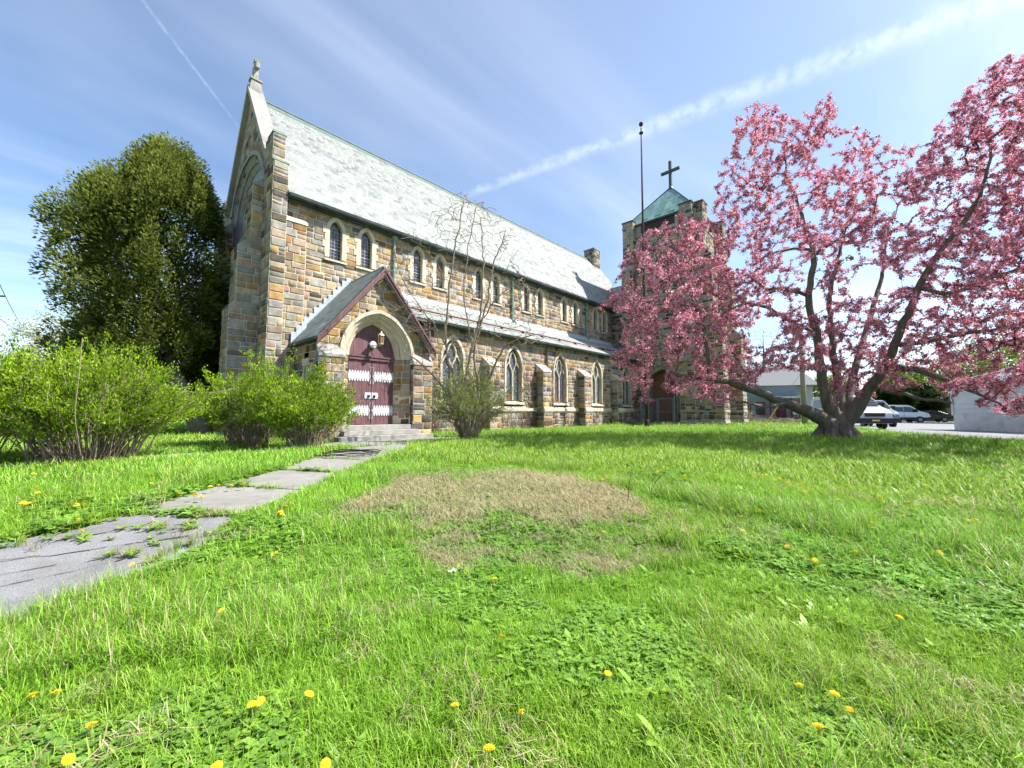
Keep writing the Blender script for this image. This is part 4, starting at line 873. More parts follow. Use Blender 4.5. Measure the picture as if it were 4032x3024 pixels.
for i in single:
    s = SL[i]; o = bpy.data.objects.new('slate', me); COL.objects.link(o); basis(o, s[1], s[2], s[3], s[0], s[4], s[5], 1); o.color = (*Sc[i], 1); o.parent = walls[s[7]] if s[7] in walls else nave_roof
adopt(church, *church_kids)
# ------------------------------------------------------------------ plants
def at(dx, dy, Z):
    s = 4032 / 2212
    v = np.array(f2) + np.array(c_r) * ((dx * s - 2016) / 1602.2) - np.array(c_u) * ((dy * s - 1512) / 1602.2)
    return np.array(EYE) + v * Z
def unit(v): return v / (np.linalg.norm(v, axis=-1, keepdims=True) + 1e-9)
def leaf_mesh(name, C, size, col, mt, parent=None, dirs=None, wid=.45, fold=.25, droop=0.0, aspect_j=.3):
    """one small pointed leaf (two folded faces) per centre"""
    n = len(C); r = rng
    d = unit(r.normal(size=(n, 3))) if dirs is None else unit(dirs + r.normal(size=(n, 3)) * .45)
    d[:, 2] -= droop; d = unit(d)
    s = unit(np.cross(d, unit(r.normal(size=(n, 3))))); nn = np.cross(d, s)
    size = np.broadcast_to(np.asarray(size, float), (n,)) * r.uniform(.7, 1.3, n); l = size[:, None]; w_ = l * wid * r.uniform(1 - aspect_j, 1 + aspect_j, (n, 1))
    a = C - d * l * .5; t = C + d * l * .5; m1 = C + s * w_ * .5 + nn * l * fold * .5 - d * l * .05; m2 = C - s * w_ * .5 + nn * l * fold * .5 - d * l * .05
    v = np.stack([a, m1, t, m2], 1).reshape(-1, 3); o = (np.arange(n) * 4)[:, None]
    f = np.concatenate([o + np.array([0, 1, 2]), o + np.array([0, 2, 3])], 0)
    return npmesh(name, v, f, mt, parent, col=np.repeat(col, 4, 0))
def pickcol(n, cols, wts, var=.18):
    c = np.array(cols)[rng.choice(len(cols), n, p=np.array(wts) / np.sum(wts))]
    return c * rng.uniform(1 - var, 1 + var, (n, 1)) * rng.uniform(.95, 1.05, (n, 3))
def grow(nodes, parents, targets, seg=.4, jit=.12, sag=0.0):
    """attach each target to the nearest branch node by a crooked twig"""
    cap = len(nodes) + sum(12 for _ in targets) + 100; P = np.zeros((cap, 3)); par = np.full(cap, -1); n = len(nodes); P[:n] = nodes; par[:n] = parents
    dist = np.array([np.min(((P[:n] - t) ** 2).sum(1)) for t in targets]); tips = []
    for k in np.argsort(dist):
        t = targets[k]; d2 = ((P[:n] - t) ** 2).sum(1); j = int(np.argmin(d2)); d = math.sqrt(d2[j]); m = int(min(10, max(1, math.ceil(d / seg)))); a = P[j].copy(); prev = j
        bow = rng.normal(size=3) * jit * d * .6
        for i in range(1, m + 1):
            if n >= cap: break
            f = i / m; q = a + (t - a) * f + bow * math.sin(math.pi * f) + rng.normal(size=3) * jit * seg * (i < m); q[2] -= sag * math.sin(math.pi * f) * d
            P[n] = q; par[n] = prev; prev = n; n += 1
        tips.append(prev)
    return P[:n], par[:n], np.array(tips)
def radii(par, tip=.006, power=.42, rmax=.12):
    n = len(par); c = np.zeros(n); child = np.zeros(n)
    for i in range(n - 1, -1, -1):
        if child[i] == 0: c[i] = max(c[i], 1)
        if par[i] >= 0: c[par[i]] += c[i]; child[par[i]] = 1
    return np.minimum(tip * c ** power, rmax)
def twig_mesh(name, P, par, R, mt, parent=None, start=0, sides=4, smooth_sh=True):
    ix = np.arange(len(P)); ix = ix[(par >= 0) & (ix >= start)]; a = P[par[ix]]; b = P[ix]; ra = np.minimum(R[par[ix]], R[ix] * 1.5); rb = R[ix]; d = unit(b - a)
    ref = np.where(np.abs(d[:, 2:3]) < .8, np.array([[0, 0, 1.]]), np.array([[1., 0, 0]])); s = unit(np.cross(d, ref)); t = np.cross(d, s); V = []
    for q, r in ((a, ra), (b, rb)):
        for k in range(sides): th_ = 2 * math.pi * k / sides; V.append(q + (s * math.cos(th_) + t * math.sin(th_)) * r[:, None])
    V = np.stack(V, 1).reshape(-1, 3); o = (np.arange(len(ix)) * 2 * sides)[:, None]
    F = np.concatenate([o + np.array([k, (k + 1) % sides, sides + (k + 1) % sides, sides + k]) for k in range(sides)], 0)
    return npmesh(name, V, F, mt, parent, smooth_sh=smooth_sh)
def limb_nodes(limbs, step=.25):
    """polylines (x,y,z,r) resampled smoothly -> nodes, parents, and tube data"""
    nodes = []; par = []; tubes = []
    for lb in limbs:
        p = np.array(lb, float); t = np.r_[0, np.cumsum(np.linalg.norm(np.diff(p[:, :3], axis=0), axis=1))]; m = max(3, int(t[-1] / step) + 1); tt = np.linspace(0, t[-1], m)
        # Catmull-like smoothing by averaging two linear resamplings
        q = np.stack([np.interp(tt, t, p[:, i]) for i in range(4)], 1); k = q.copy()
        for _ in range(2): k[1:-1] = (k[:-2] + 2 * k[1:-1] + k[2:]) / 4
        k[1:-1, :3] += rng.normal(size=(m - 2, 3)) * .018; tubes.append(k)
        j0 = -1
        if nodes: j0 = int(np.argmin(((np.array(nodes) - k[0, :3]) ** 2).sum(1)))
        for i in range(m): par.append(j0 if i == 0 else len(nodes) - 1); nodes.append(k[i, :3])
    return np.array(nodes), np.array(par), tubes
def in_poly_pts(poly, n):
    poly = np.array(poly, float); lo, hi = poly.min(0), poly.max(0); o = np.zeros((0, 2))
    while len(o) < n:
        q = rng.uniform(lo, hi, (n * 2, 2)); o = np.r_[o, q[inpoly(q[:, 0], q[:, 1], [tuple(p) for p in poly])]]
    return o[:n]

# ---- pink crabapple
LB = [[(1806, 955, 14.5, .62), (1807, 930, 14.5, .44), (1812, 905, 14.5, .36), (1814, 888, 14.5, .24)],
 [(1808, 930, 14.5, .32), (1765, 895, 14.4, .24), (1700, 872, 14.2, .19), (1630, 845, 14.0, .16), (1575, 826, 13.8, .13), (1530, 815, 13.7, .11), (1480, 815, 13.6, .07), (1440, 800, 13.5, .04)],
 [(1533, 815, 13.7, .09), (1531, 770, 13.6, .08), (1520, 715, 13.5, .07), (1508, 670, 13.4, .06), (1495, 640, 13.3, .05), (1470, 600, 13.2, .03)],
 [(1508, 672, 13.4, .045), (1480, 655, 13.2, .04), (1450, 650, 13.0, .03), (1400, 665, 12.8, .02)],
 [(1810, 915, 14.5, .28), (1780, 850, 14.5, .21), (1770, 780, 14.6, .18), (1766, 720, 14.6, .16), (1752, 690, 14.6, .145), (1745, 640, 14.6, .135), (1758, 575, 14.5, .12), (1757, 535, 14.5, .10), (1742, 495, 14.4, .085), (1720, 430, 14.3, .06), (1700, 380, 14.2, .045), (1690, 310, 14.1, .025)],
 [(1742, 638, 14.6, .08), (1690, 622, 14.4, .07), (1650, 628, 14.2, .06), (1630, 600, 14.1, .055), (1612, 590, 14.0, .045), (1560, 612, 13.8, .03)],
 [(1766, 722, 14.6, .09), (1720, 700, 14.3, .08), (1650, 660, 14.0, .065), (1600, 655, 13.8, .05), (1560, 680, 13.6, .03)],
 [(1757, 540, 14.5, .07), (1700, 535, 14.9, .05), (1640, 560, 15.4, .03)],
 [(1760, 550, 14.5, .08), (1800, 522, 14.4, .06), (1850, 500, 14.2, .05), (1890, 460, 14.0, .03)],
 [(1815, 905, 14.5, .25), (1812, 840, 14.8, .18), (1800, 760, 15.2, .14), (1795, 700, 15.4, .12), (1790, 640, 15.6, .10), (1810, 560, 15.7, .07), (1830, 480, 15.8, .04)],
 [(1822, 915, 14.5, .30), (1850, 880, 14.3, .23), (1885, 830, 14.0, .19), (1915, 790, 13.7, .17), (1935, 740, 13.4, .15), (1960, 680, 13.1, .13), (1985, 620, 12.8, .115), (2020, 560, 12.4, .10), (2070, 490, 12.0, .085), (2110, 440, 11.8, .07), (2135, 380, 11.6, .05), (2140, 300, 11.4, .03)],
 [(1915, 790, 13.7, .12), (1970, 796, 13.0, .10), (2030, 815, 12.4, .08), (2090, 842, 11.9, .06), (2160, 872, 11.4, .03)],
 [(1985, 620, 12.8, .08), (2060, 640, 12.0, .07), (2130, 600, 11.4, .055), (2210, 580, 11.0, .045), (2320, 540, 10.4, .03)],
 [(1935, 745, 13.4, .09), (2000, 740, 12.6, .08), (2080, 720, 11.9, .065), (2180, 710, 11.2, .05), (2300, 700, 10.6, .03)],
 [(1822, 890, 14.5, .2), (1845, 800, 15.6, .15), (1875, 700, 16.6, .12), (1905, 600, 17.2, .09), (1920, 480, 17.4, .04)],
 [(1700, 872, 14.2, .08), (1660, 880, 13.4, .06), (1600, 868, 12.8, .04), (1540, 855, 12.4, .025)],
 [(1885, 830, 14.0, .1), (1930, 850, 13.0, .08), (2000, 862, 11.9, .06), (2060, 870, 11.0, .03)]]
limbs = [[(*at(x, y, z), r * (1 if r > .22 else .80)) for x, y, z, r in l] for l in LB]
nodes, par, tubes = limb_nodes(limbs)
pink = empty('crabapple_tree', 'spreading crabapple tree covered in pink blossom on the lawn', 'tree', (18.4, 1.7, gzf(18.4, 1.7)))
b = MB()
for k in tubes[:1]:
    pass
for k in tubes: b.tube([tuple(p) for p in k[:, :3]], list(k[:, 3]), 9)
# root flare
base = at(1806, 955, 14.5)
for k in range(7):
    t_ = k * .9 + .3; d = np.array([math.cos(t_), math.sin(t_)]); q = [base[:2] + d * .25, base[:2] + d * .62, base[:2] + d * .95]
    b.tube([(*q[0], gzf(*q[0]) + .45), (*q[1], gzf(*q[1]) + .12), (*q[2], gzf(*q[2]) - .08)], [.26, .17, .06], 7)
trunk = b.build('trunk', M['bark'], smooth_sh=True)
POLY = [(1312, 790), (1345, 720), (1322, 660), (1350, 640), (1375, 560), (1430, 505), (1500, 478), (1560, 500), (1575, 420), (1600, 350), (1605, 280), (1660, 252), (1720, 290), (1790, 240), (1803, 262), (1770, 305), (1850, 315), (1930, 345), (1990, 372), (2020, 300), (2090, 200), (2165, 140), (2230, 110), (2330, 150), (2450, 260), (2520, 420), (2540, 640), (2480, 800), (2330, 890), (2190, 905), (2130, 880), (2060, 850), (1960, 830), (1880, 850), (1800, 880), (1770, 800), (1680, 800), (1600, 850), (1545, 880), (1490, 850), (1440, 845), (1400, 870), (1350, 850), (1330, 835), (1350, 800)]
xy = in_poly_pts(POLY, 9000)
nzv = fbm(xy[:, 0], xy[:, 1], 1 / 55.0)
hole_c = [(1735, 600, 45, 45), (1640, 705, 45, 40), (1850, 560, 35, 30), (1600, 560, 30, 25), (1960, 470, 30, 30), (2040, 430, 30, 40), (1985, 812, 55, 18)]
gap = np.zeros(len(xy))
for x, y, a, c in hole_c: gap = np.maximum(gap, smooth(1.5 - np.hypot((xy[:, 0] - x) / a, (xy[:, 1] - y) / c)))
keep = (nzv > .31) & (rng.random(len(xy)) > gap * .6); xy = xy[keep]
Zc = np.interp(xy[:, 0], [1300, 1500, 1800, 2000, 2212, 2540], [14.3, 13.9, 14.9, 14.0, 12.4, 10.6]); sp = np.interp(xy[:, 1], [130, 300, 600, 880], [1.2, 2.0, 3.2, 2.6])
Z = Zc + np.clip(rng.normal(size=len(xy)), -1.7, 1.7) * sp * .62
S = np.array([at(x, y, z) for (x, y), z in zip(xy, Z)]); S = S[S[:, 2] > .85]; S = S[:4600]
pe = dens(POLY[2:22], 14); cpt = np.array([1800, 600.]); od_ = unit(pe - cpt); xo = pe + od_ * rng.uniform(2, 34, (len(pe), 1)) + rng.normal(size=pe.shape) * 5
S = np.r_[S, np.array([at(x, y, float(np.interp(x, [1300, 1500, 1800, 2000, 2212, 2540], [14.3, 13.9, 14.9, 14.0, 12.4, 10.6])) + rng.normal() * .8) for x, y in xo])]
P, pr, tips = grow(nodes, par, list(S), .30, .20)
R = radii(pr, .0042, .40, .05)
tw_ = twig_mesh('branchlet', P, pr, R, M['darkbark'], None, start=len(nodes))
tw_['kind'] = 'stuff'
ex = np.arange(len(nodes), len(P)); ch = np.r_[np.repeat(tips, 2), rng.choice(ex, 38000)]; pa_ = np.where(pr[ch] >= 0, pr[ch], ch)
cen = P[ch] + (P[pa_] - P[ch]) * rng.random((len(ch), 1))
npf = rng.integers(5, 17, len(cen)); C = np.repeat(cen, npf, 0); rad = np.repeat(rng.uniform(.03, .14, len(cen)), npf)[:, None]
C = C + unit(rng.normal(size=C.shape)) * rad * rng.random((len(C), 1)) ** .5
shade_ = np.repeat(rng.uniform(.65, 1.12, len(cen)), npf)[:, None]
col = pickcol(len(C), [(.86, .40, .50), (.72, .24, .37), (.50, .11, .22), (.92, .60, .64), (.24, .20, .06), (.34, .13, .08)], [.38, .25, .12, .17, .05, .03], .18) * shade_
bl = leaf_mesh('blossom', C, rng.uniform(.034, .062, len(C)), np.clip(col, 0, .92), M['petal'], None, wid=.85, fold=.35); bl['kind'] = 'stuff'
adopt(pink, trunk, tw_, bl)

# ---- tall arborvitae in front of the west gable
arb = empty('arborvitae_tree', 'tall dense dark green arborvitae beside the church gable', 'tree', (1.2, 21.2, 0)); ac = np.array([1.75, 20.75])
zz = np.array([.8, 1.6, 2.8, 4.2, 5.9, 7.4, 9.0, 10.0, 10.8, 11.6]); rr = np.array([1.6, 2.3, 2.75, 2.85, 3.15, 2.9, 2.2, 1.45, .85, .2])
# upright plumes of foliage over the surface of the crown
tz = rng.uniform(1.2, 11.2, 420); ta = rng.uniform(0, 2 * math.pi, 420); tr_ = np.interp(tz, zz, rr) * (.58 + .55 * rng.random(420) ** 1.3) * (.78 + .24 * vnoise(ta * 1.6, tz * .5)); PC = np.c_[ac[0] + tr_ * np.cos(ta), ac[1] + tr_ * np.sin(ta), tz]; PC = PC[(PC[:, 0] < 4.0) & ~((PC[:, 1] < 20.4) & (PC[:, 0] > 3.05))]; ta = np.arctan2(PC[:, 1] - ac[1], PC[:, 0] - ac[0])
Cs = []; Ds = []; Ts = []; fuz = rng.uniform(.75, 1.15, len(PC))
for i, c in enumerate(PC):
    rx = rng.uniform(.26, .62); rz = rng.uniform(.5, 1.1); m_ = int(rng.integers(190, 320)); u = unit(rng.normal(size=(m_, 3))); q = rng.random((m_, 1)) ** .38; o_ = u * q * np.array([rx, rx, rz]) ; o_ += np.array([math.cos(ta[i]), math.sin(ta[i]), 0]) * (o_[:, 2:3] * -.25)
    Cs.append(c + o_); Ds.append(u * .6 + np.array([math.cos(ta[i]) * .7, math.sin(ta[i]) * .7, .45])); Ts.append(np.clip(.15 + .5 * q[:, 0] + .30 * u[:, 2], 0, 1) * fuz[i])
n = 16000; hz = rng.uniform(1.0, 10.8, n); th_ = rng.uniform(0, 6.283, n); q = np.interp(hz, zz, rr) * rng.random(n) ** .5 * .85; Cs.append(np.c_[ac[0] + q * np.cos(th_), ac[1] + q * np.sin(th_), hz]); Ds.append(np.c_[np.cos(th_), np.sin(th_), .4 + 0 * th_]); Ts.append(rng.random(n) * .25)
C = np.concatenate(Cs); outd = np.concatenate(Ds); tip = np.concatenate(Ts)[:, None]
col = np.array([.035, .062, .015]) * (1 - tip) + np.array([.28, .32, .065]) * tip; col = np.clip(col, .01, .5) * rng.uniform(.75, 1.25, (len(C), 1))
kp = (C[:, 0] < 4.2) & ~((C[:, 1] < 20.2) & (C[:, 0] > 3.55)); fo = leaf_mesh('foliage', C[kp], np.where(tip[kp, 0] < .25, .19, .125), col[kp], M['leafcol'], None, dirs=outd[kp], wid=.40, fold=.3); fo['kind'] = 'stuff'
b = MB(); b.tube([(3.1, 17.9, -.1), (2.5, 18.4, 1.2), (2.0, 19.4, 3), (1.6, 20.6, 6), (1.5, 21.0, 9.5)], [.34, .26, .2, .14, .04], 9); b.tube([(2.4, 18.5, 1.3), (1.6, 19.4, 3), (.6, 20.8, 6.5)], [.18, .13, .05], 7); b.tube([(1.5, 20.95, -.1), (1.55, 20.95, 8), (1.55, 20.95, 11.2)], [.3, .16, .03], 8)
for k in range(60):
    z = random.uniform(2, 10); a_ = random.uniform(0, 6.28); r_ = float(np.interp(z, zz, rr)) * .75
    b.tube([(ac[0], ac[1], z - .6), (min(3.9, ac[0] + r_ * .5 * math.cos(a_)), ac[1] + r_ * .5 * math.sin(a_), z - .2), (min(4.1, ac[0] + r_ * math.cos(a_)), ac[1] + r_ * math.sin(a_), z + .3)], [.05, .03, .01], 4)
tk = b.build('trunk', M['bark'], smooth_sh=True); adopt(arb, tk, fo)

# ---- leafy shrubs
def shrub(name, label, base, r, h, nst, nleaf, cols, wts, size=.05, spread=.3, cat='shrub', twigm='twig', flat=.6, group=None, low=.35, ext=1.0):
    z0 = gzf(*base); root = empty(name, label, cat, (base[0], base[1], z0), group); P = []; pr = []; tips = []
    for k in range(nst):
        a = rng.uniform(0, 2 * math.pi); e = math.asin(rng.uniform(low, 1.0)) ; rr_ = rng.uniform(.7, 1.0)
        end = np.array([base[0] + r * math.cos(a) * math.cos(e) * rr_ * 1.25, base[1] + r * math.sin(a) * math.cos(e) * rr_ * 1.25, z0 + h * (math.sin(e) ** flat) * rr_ * (1 + .12 * rng.normal())])
        s0 = np.array([base[0] + spread * math.cos(a) * rng.random(), base[1] + spread * math.sin(a) * rng.random(), z0 - .05]); prev = -1; m = 9; bow = rng.normal(size=3) * .06
        for i in range(m):
            t_ = i / (m - 1); q = s0 + (end - s0) * t_ + bow * math.sin(math.pi * t_); q[2] += .12 * h * math.sin(math.pi * t_); q += rng.normal(size=3) * .012
            P.append(q); pr.append(prev); prev = len(P) - 1
            if t_ > .3 and rng.random() < .95:
                for _ in range(2):
                    d = unit(rng.normal(size=3) + (end - s0) / np.linalg.norm(end - s0) * 1.1); P.append(q + d * rng.uniform(.12, .30) * ext); pr.append(prev); tips.append((len(P) - 1, t_))
        tips.append((prev, 1.0))
    P = np.array(P); pr = np.array(pr); R = radii(pr, .0035, .42, .022); st = twig_mesh('stem', P, pr, R, M[twigm]); st['kind'] = 'stuff'
    ti = np.array([t_[0] for t_ in tips]); tw2 = np.array([t_[1] for t_ in tips]); pb = tw2 ** .9; ch = rng.choice(len(ti), nleaf, p=pb / pb.sum()); a = P[ti[ch]]; c = P[pr[ti[ch]]]; u = rng.random((nleaf, 1)) * 1.35
    C = c + (a - c) * u + rng.normal(size=(nleaf, 3)) * .035; out = unit(C - np.array([*base, z0 + h * .2])) + np.array([0, 0, .8])
    lf = leaf_mesh('foliage', C, size, pickcol(nleaf, cols, wts, .2), M['leafcol'], None, dirs=out, wid=.5, fold=.2); lf['kind'] = 'stuff'
    adopt(root, st, lf); return root
SPR = [(.28, .43, .025), (.19, .32, .02), (.40, .52, .05), (.08, .15, .015)]
shrub('spring_shrub', 'largest wide leafy green shrub, beside the path in front of the arborvitae', (.10, 11.3), 1.58, 2.05, 230, 62000, SPR, [.42, .30, .16, .12], spread=.75)
shrub('spring_shrub', 'rounded leafy green shrub just beside the church door steps', (3.85, 10.85), 1.05, 1.95, 140, 34000, SPR, [.40, .32, .14, .14], spread=.35)
shrub('spring_shrub', 'leafy green shrub between the arborvitae trunk and the stone corner buttress', (3.05, 12.7), 1.12, 2.15, 150, 34000, SPR, [.42, .32, .12, .14], spread=.5)
shrub('spring_shrub', 'darker green shrub at the edge of the picture behind the widest shrub', (-1.75, 12.9), 1.5, 2.2, 120, 24000, SPR, [.25, .38, .08, .29], spread=.7)  # leaf mix weighted towards the darker greens
# ---- bare small tree with a leafy base by the aisle
bt = empty('bare_tree', 'small bare branching tree with pale twigs and a leafy base by the aisle', 'tree', (8.6, 10.33, 0)); Zb = 13.35
BL = [[(1000, 955), (988, 850), (972, 790), (960, 740), (968, 650), (978, 560), (995, 470), (1003, 425)], [(1005, 955), (1000, 850), (1012, 780), (1035, 700), (1040, 640), (1046, 560), (1038, 470)], [(1010, 955), (1035, 850), (1022, 760), (1050, 660), (1066, 570), (1092, 500)], [(962, 745), (930, 690), (890, 640), (868, 600), (850, 540)], [(1010, 940), (1062, 800), (1095, 740), (1160, 722)], [(995, 940), (960, 840), (918, 790), (878, 765)], [(1035, 700), (1075, 640), (1130, 600)], [(1022, 760), (1000, 640), (1010, 540), (1030, 440)]]
lim = []
for l in BL:
    r0 = .045 if l[0][1] > 900 else .02; zo = rng.uniform(-.5, .5); nl = len(l)
    lim.append([(*at(x, y, Zb + zo * i / nl + rng.uniform(-.05, .05)), r0 * (1 - i / nl) ** .9 + .006) for i, (x, y) in enumerate(l)])
nodes, par, tubes = limb_nodes(lim, .2); b = MB()
for k in tubes: b.tube([tuple(p) for p in k[:, :3]], list(k[:, 3]), 6)
tk = b.build('trunk', M['twig'], smooth_sh=True)
xy = in_poly_pts([(815, 640), (850, 520), (920, 470), (990, 405), (1060, 440), (1110, 490), (1125, 590), (1195, 670), (1190, 730), (1100, 770), (1080, 820), (930, 830), (880, 790), (850, 720)], 760)
T_ = [at(x, y, Zb + rng.normal() * .7) for x, y in xy]; P, pr, tips = grow(nodes, par, T_, .22, .22)
R = radii(pr, .0065, .34, .022); tg = twig_mesh('twig', P, pr, R, M['twig'], None, start=len(nodes)); tg['kind'] = 'stuff'; adopt(bt, tk, tg)
shrub('sparse_shrub', 'twiggy half-bare shrub with fresh leaves at the foot of the bare tree', (8.65, 10.2), 1.3, 2.55, 130, 13000, [(.22, .30, .06), (.16, .22, .04), (.30, .36, .11)], [.4, .35, .25], spread=.28, flat=.9, ext=1.35)
# ---- dead vines on the aisle wall
def vine(label, x0, x1, n, hmax, yw, seed):
    r = random.Random(seed); b = MB()
    for k in range(n):
        x = r.uniform(x0, x1); z = 0.02; pts = [(x, yw, z)]; a = math.pi / 2; H = hmax * r.uniform(.35, 1)
        while z < H:
            a += r.gauss(0, .28); a = min(max(a, .7), 2.4); s = r.uniform(.10, .2); x += math.cos(a) * s; z += math.sin(a) * s
            pts.append((x, yw - r.uniform(0, .035), z))
            if r.random() < .3:
                e = [pts[-1]]; aa = a + r.choice((-1, 1)) * r.uniform(.5, 1.1); xx, z2 = x, z
                for _ in range(r.randint(2, 5)): aa += r.gauss(0, .3); xx += math.cos(aa) * .12; z2 += abs(math.sin(aa)) * .12; e.append((xx, yw - r.uniform(0, .03), z2))
                b.tube(e, .0055, 3, False)
        m = len(pts); b.tube(pts, [.012 * (1 - .6 * i / m) for i in range(m)], 4, False)
    return tag(b.build('dead_vine', M['darktwig']), label, 'vine')
vine('dead brown vine stems climbing beside the brown downpipe between two aisle windows', 15.55, 17.95, 60, 4.4, YA - .055, 1)
vine('sparse dead vine stems climbing low on the stone by the tower', 18.6, 26.5, 42, 2.0, YA - .055, 2)
vine('dead vine stems on the wall at the porch corner', 9.5, 10.2, 26, 4.4, YA - .055, 3)
vine('dead vine stems on the plinth under the aisle window', 13.4, 15.6, 22, 1.5, YA - .055, 4)
# ------------------------------------------------------------------ things around the lawn
def lift_on(dx, dy):       # where a point of the photograph meets the ground
    o = np.array(EYE); s = at(dx, dy, 1.0) - o; t = 1.0
    for k in range(60):
        p = o + s * t; g = gzf(p[0], p[1]); t2 = (g - o[2]) / s[2]; t = t * .4 + t2 * .6
    p = o + s * t; return p[0], p[1], gzf(p[0], p[1])
# flagpole
fx, fy = 22.16, 10.55; b = MB(); fp = empty('flagpole', 'tall thin dark flagpole standing before the tower', 'flagpole', (fx, fy, 0))
o1 = MB(); o1.tube([(fx, fy, -.1), (fx, fy, 6), (fx, fy, 12.2), (fx, fy, 18.0)], [.088, .075, .062, .035], 10); o2 = MB(); o2.lathe((fx, fy, 18.22), [(.01, -.16), (.10, -.09), (.13, 0), (.10, .09), (.01, .13)], 10); o3 = MB(); o3.lathe((fx, fy, 17.66), [(.05, -.05), (.13, -.02), (.13, .03), (.05, .06)], 8)
o4 = MB(); o4.lathe((fx, fy, -.05), [(.15, 0), (.14, .55), (.10, .62)], 10)
adopt(fp, o1.build('pole', M['poleiron'], smooth_sh=True), o2.build('ball_finial', M['poleiron'], smooth_sh=True), o3.build('truck', M['poleiron']), o4.build('base_collar', M['poleiron']))
# metal gate before the tower door
M['galv'] = mat('galvanised_steel', (.22, .24, .27), .45, .15, 6, metal=.5)
gt = empty('metal_gate', 'pair of grey steel frame gates across the tower doorway', 'gate', (27.0, 12.1, 0)); gk = []
for a, c in ((10.98, 12.05), (12.09, 13.2)):
    b = MB(); x = 27.05
    for y in (a + .03, c - .03): b.tube([(x, y, .08), (x, y, 1.92)], .03, 6)
    for z in (.12, 1.0, 1.9): b.tube([(x, a + .03, z), (x, c - .03, z)], .026, 6)
    gk.append(b.build('gate_leaf', M['galv']))
    b = MB()
    for k in range(9): y = a + .08 + (c - a - .16) * k / 8; b.tube([(x, y, .12), (x, y, 1.9)], .006, 4)
    o_ = b.build('mesh_wire', M['galv']); o_['kind'] = 'stuff'; gk.append(o_)
for y in (10.92, 13.28): b = MB(); b.tube([(27.05, y, -.1), (27.05, y, 2.1)], .045, 8); gk.append(b.build('gate_post', M['galv']))
adopt(gt, *gk)
b = MB(); b.lathe((25.4, 13.25, 0), [(.34, -.1), (.27, .12), (.24, .34), (.2, .36)], 9); b.tube([(25.4, 13.25, .1), (25.15, 12.95, .02)], [.12, .04], 5); tag(b.build('tree_stump', M['bark']), 'low cut tree stump against the aisle wall by the tower', 'stump')
# loose coil of cable on the path
ccx, ccy, ccz = lift_on(752, 986); b = MB(); pts = []
for k in range(120): t_ = k * .235; r_ = .52 + .10 * math.sin(k * .31) + .03 * math.sin(k * 1.7); pts.append((ccx + r_ * math.cos(t_) * 1.12, ccy + r_ * math.sin(t_), ccz + .06 + .0004 * k + .012 * math.sin(k * .9)))
b.tube(pts, .010, 5, False); tag(b.build('cable_coil', M['black']), 'loose coil of black cable lying on the path', 'cable')
# litter on the grass
def crumple(name, label, pos, r, mt, cat):
    n = 7; V = []; F = []
    for i in range(n):
        for j in range(n): V.append((pos[0] + (i / 6 - .5) * r * 2 + random.uniform(-.2, .2) * r, pos[1] + (j / 6 - .5) * r * 1.5 + random.uniform(-.2, .2) * r, pos[2] + .05 + random.uniform(0, .6) * r))
    F = [(i * n + j, (i + 1) * n + j, (i + 1) * n + j + 1, i * n + j + 1) for i in range(n - 1) for j in range(n - 1)]
    b = MB(); b.add(V, F); tag(b.build(name, mt), label, cat)
M['paper'] = mat('litter_paper', (.70, .72, .74), .7, .1, 20); M['bluewrap'] = mat('blue_wrapper', (.25, .50, .62), .4, .3, 30)
crumple('crumpled_paper', 'crumpled white paper in the grass in front of the dry mound', lift_on(976, 1249), .035, M['paper'], 'litter')
crumple('blue_wrapper', 'torn pale blue wrapper on the dry grass mound', lift_on(1314, 1092), .05, M['bluewrap'], 'litter')
crumple('paper_scrap', 'white paper scrap by the dark dirt on the mound', lift_on(893, 1088), .04, M['paper'], 'litter')
crumple('crumpled_tissue', 'crumpled white tissue in the trodden grass track', lift_on(2050, 1276), .035, M['paper'], 'litter')
M['dirt'] = mat('dark_dirt', (.035, .026, .018), 1, .4, 25, .8, 30)
for lab, (dx, dy), r in (('dark bare dirt patch on the dry mound', (925, 1065), .28), ('small dark hollow in the dry straw', (1345, 1128), .2)):
    x, y, z = lift_on(dx, dy); b = MB(); ring_ = [(x + r * random.uniform(.7, 1.2) * math.cos(k * .6283) * 1.5, y + r * random.uniform(.7, 1.2) * math.sin(k * .6283)) for k in range(10)]
    b.add([(p[0], p[1], gzf(*p) + .012) for p in ring_] + [(x, y, z + .05)], [(k, (k + 1) % 10, 10) for k in range(10)]); tag(b.build('dirt_patch', M['dirt']), lab, 'dirt')
# sticks on the mound
for k, (dx, dy, a_, l, lab) in enumerate(((1395, 1075, .9, .5, 'thin bent twig standing up at the far edge of the mound'), (1355, 1095, 1.45, .42, 'upright dead stalk on the dry mound by the blue wrapper'), (905, 1060, .3, .5, 'pale dry stick on the mound beside the dark dirt'))):
    x, y, z = lift_on(dx, dy); d = np.array(RT) * math.cos(a_) * l; b = MB(); b.tube([(x, y, z - .02), (x + d[0] * .5, y + d[1] * .5, z + l * math.sin(a_) * .6), (x + d[0], y + d[1], z + l * math.sin(a_))], [.008, .006, .003], 5); tag(b.build('dead_stalk', M['darktwig'] if k < 2 else M['twig']), lab, 'stick')

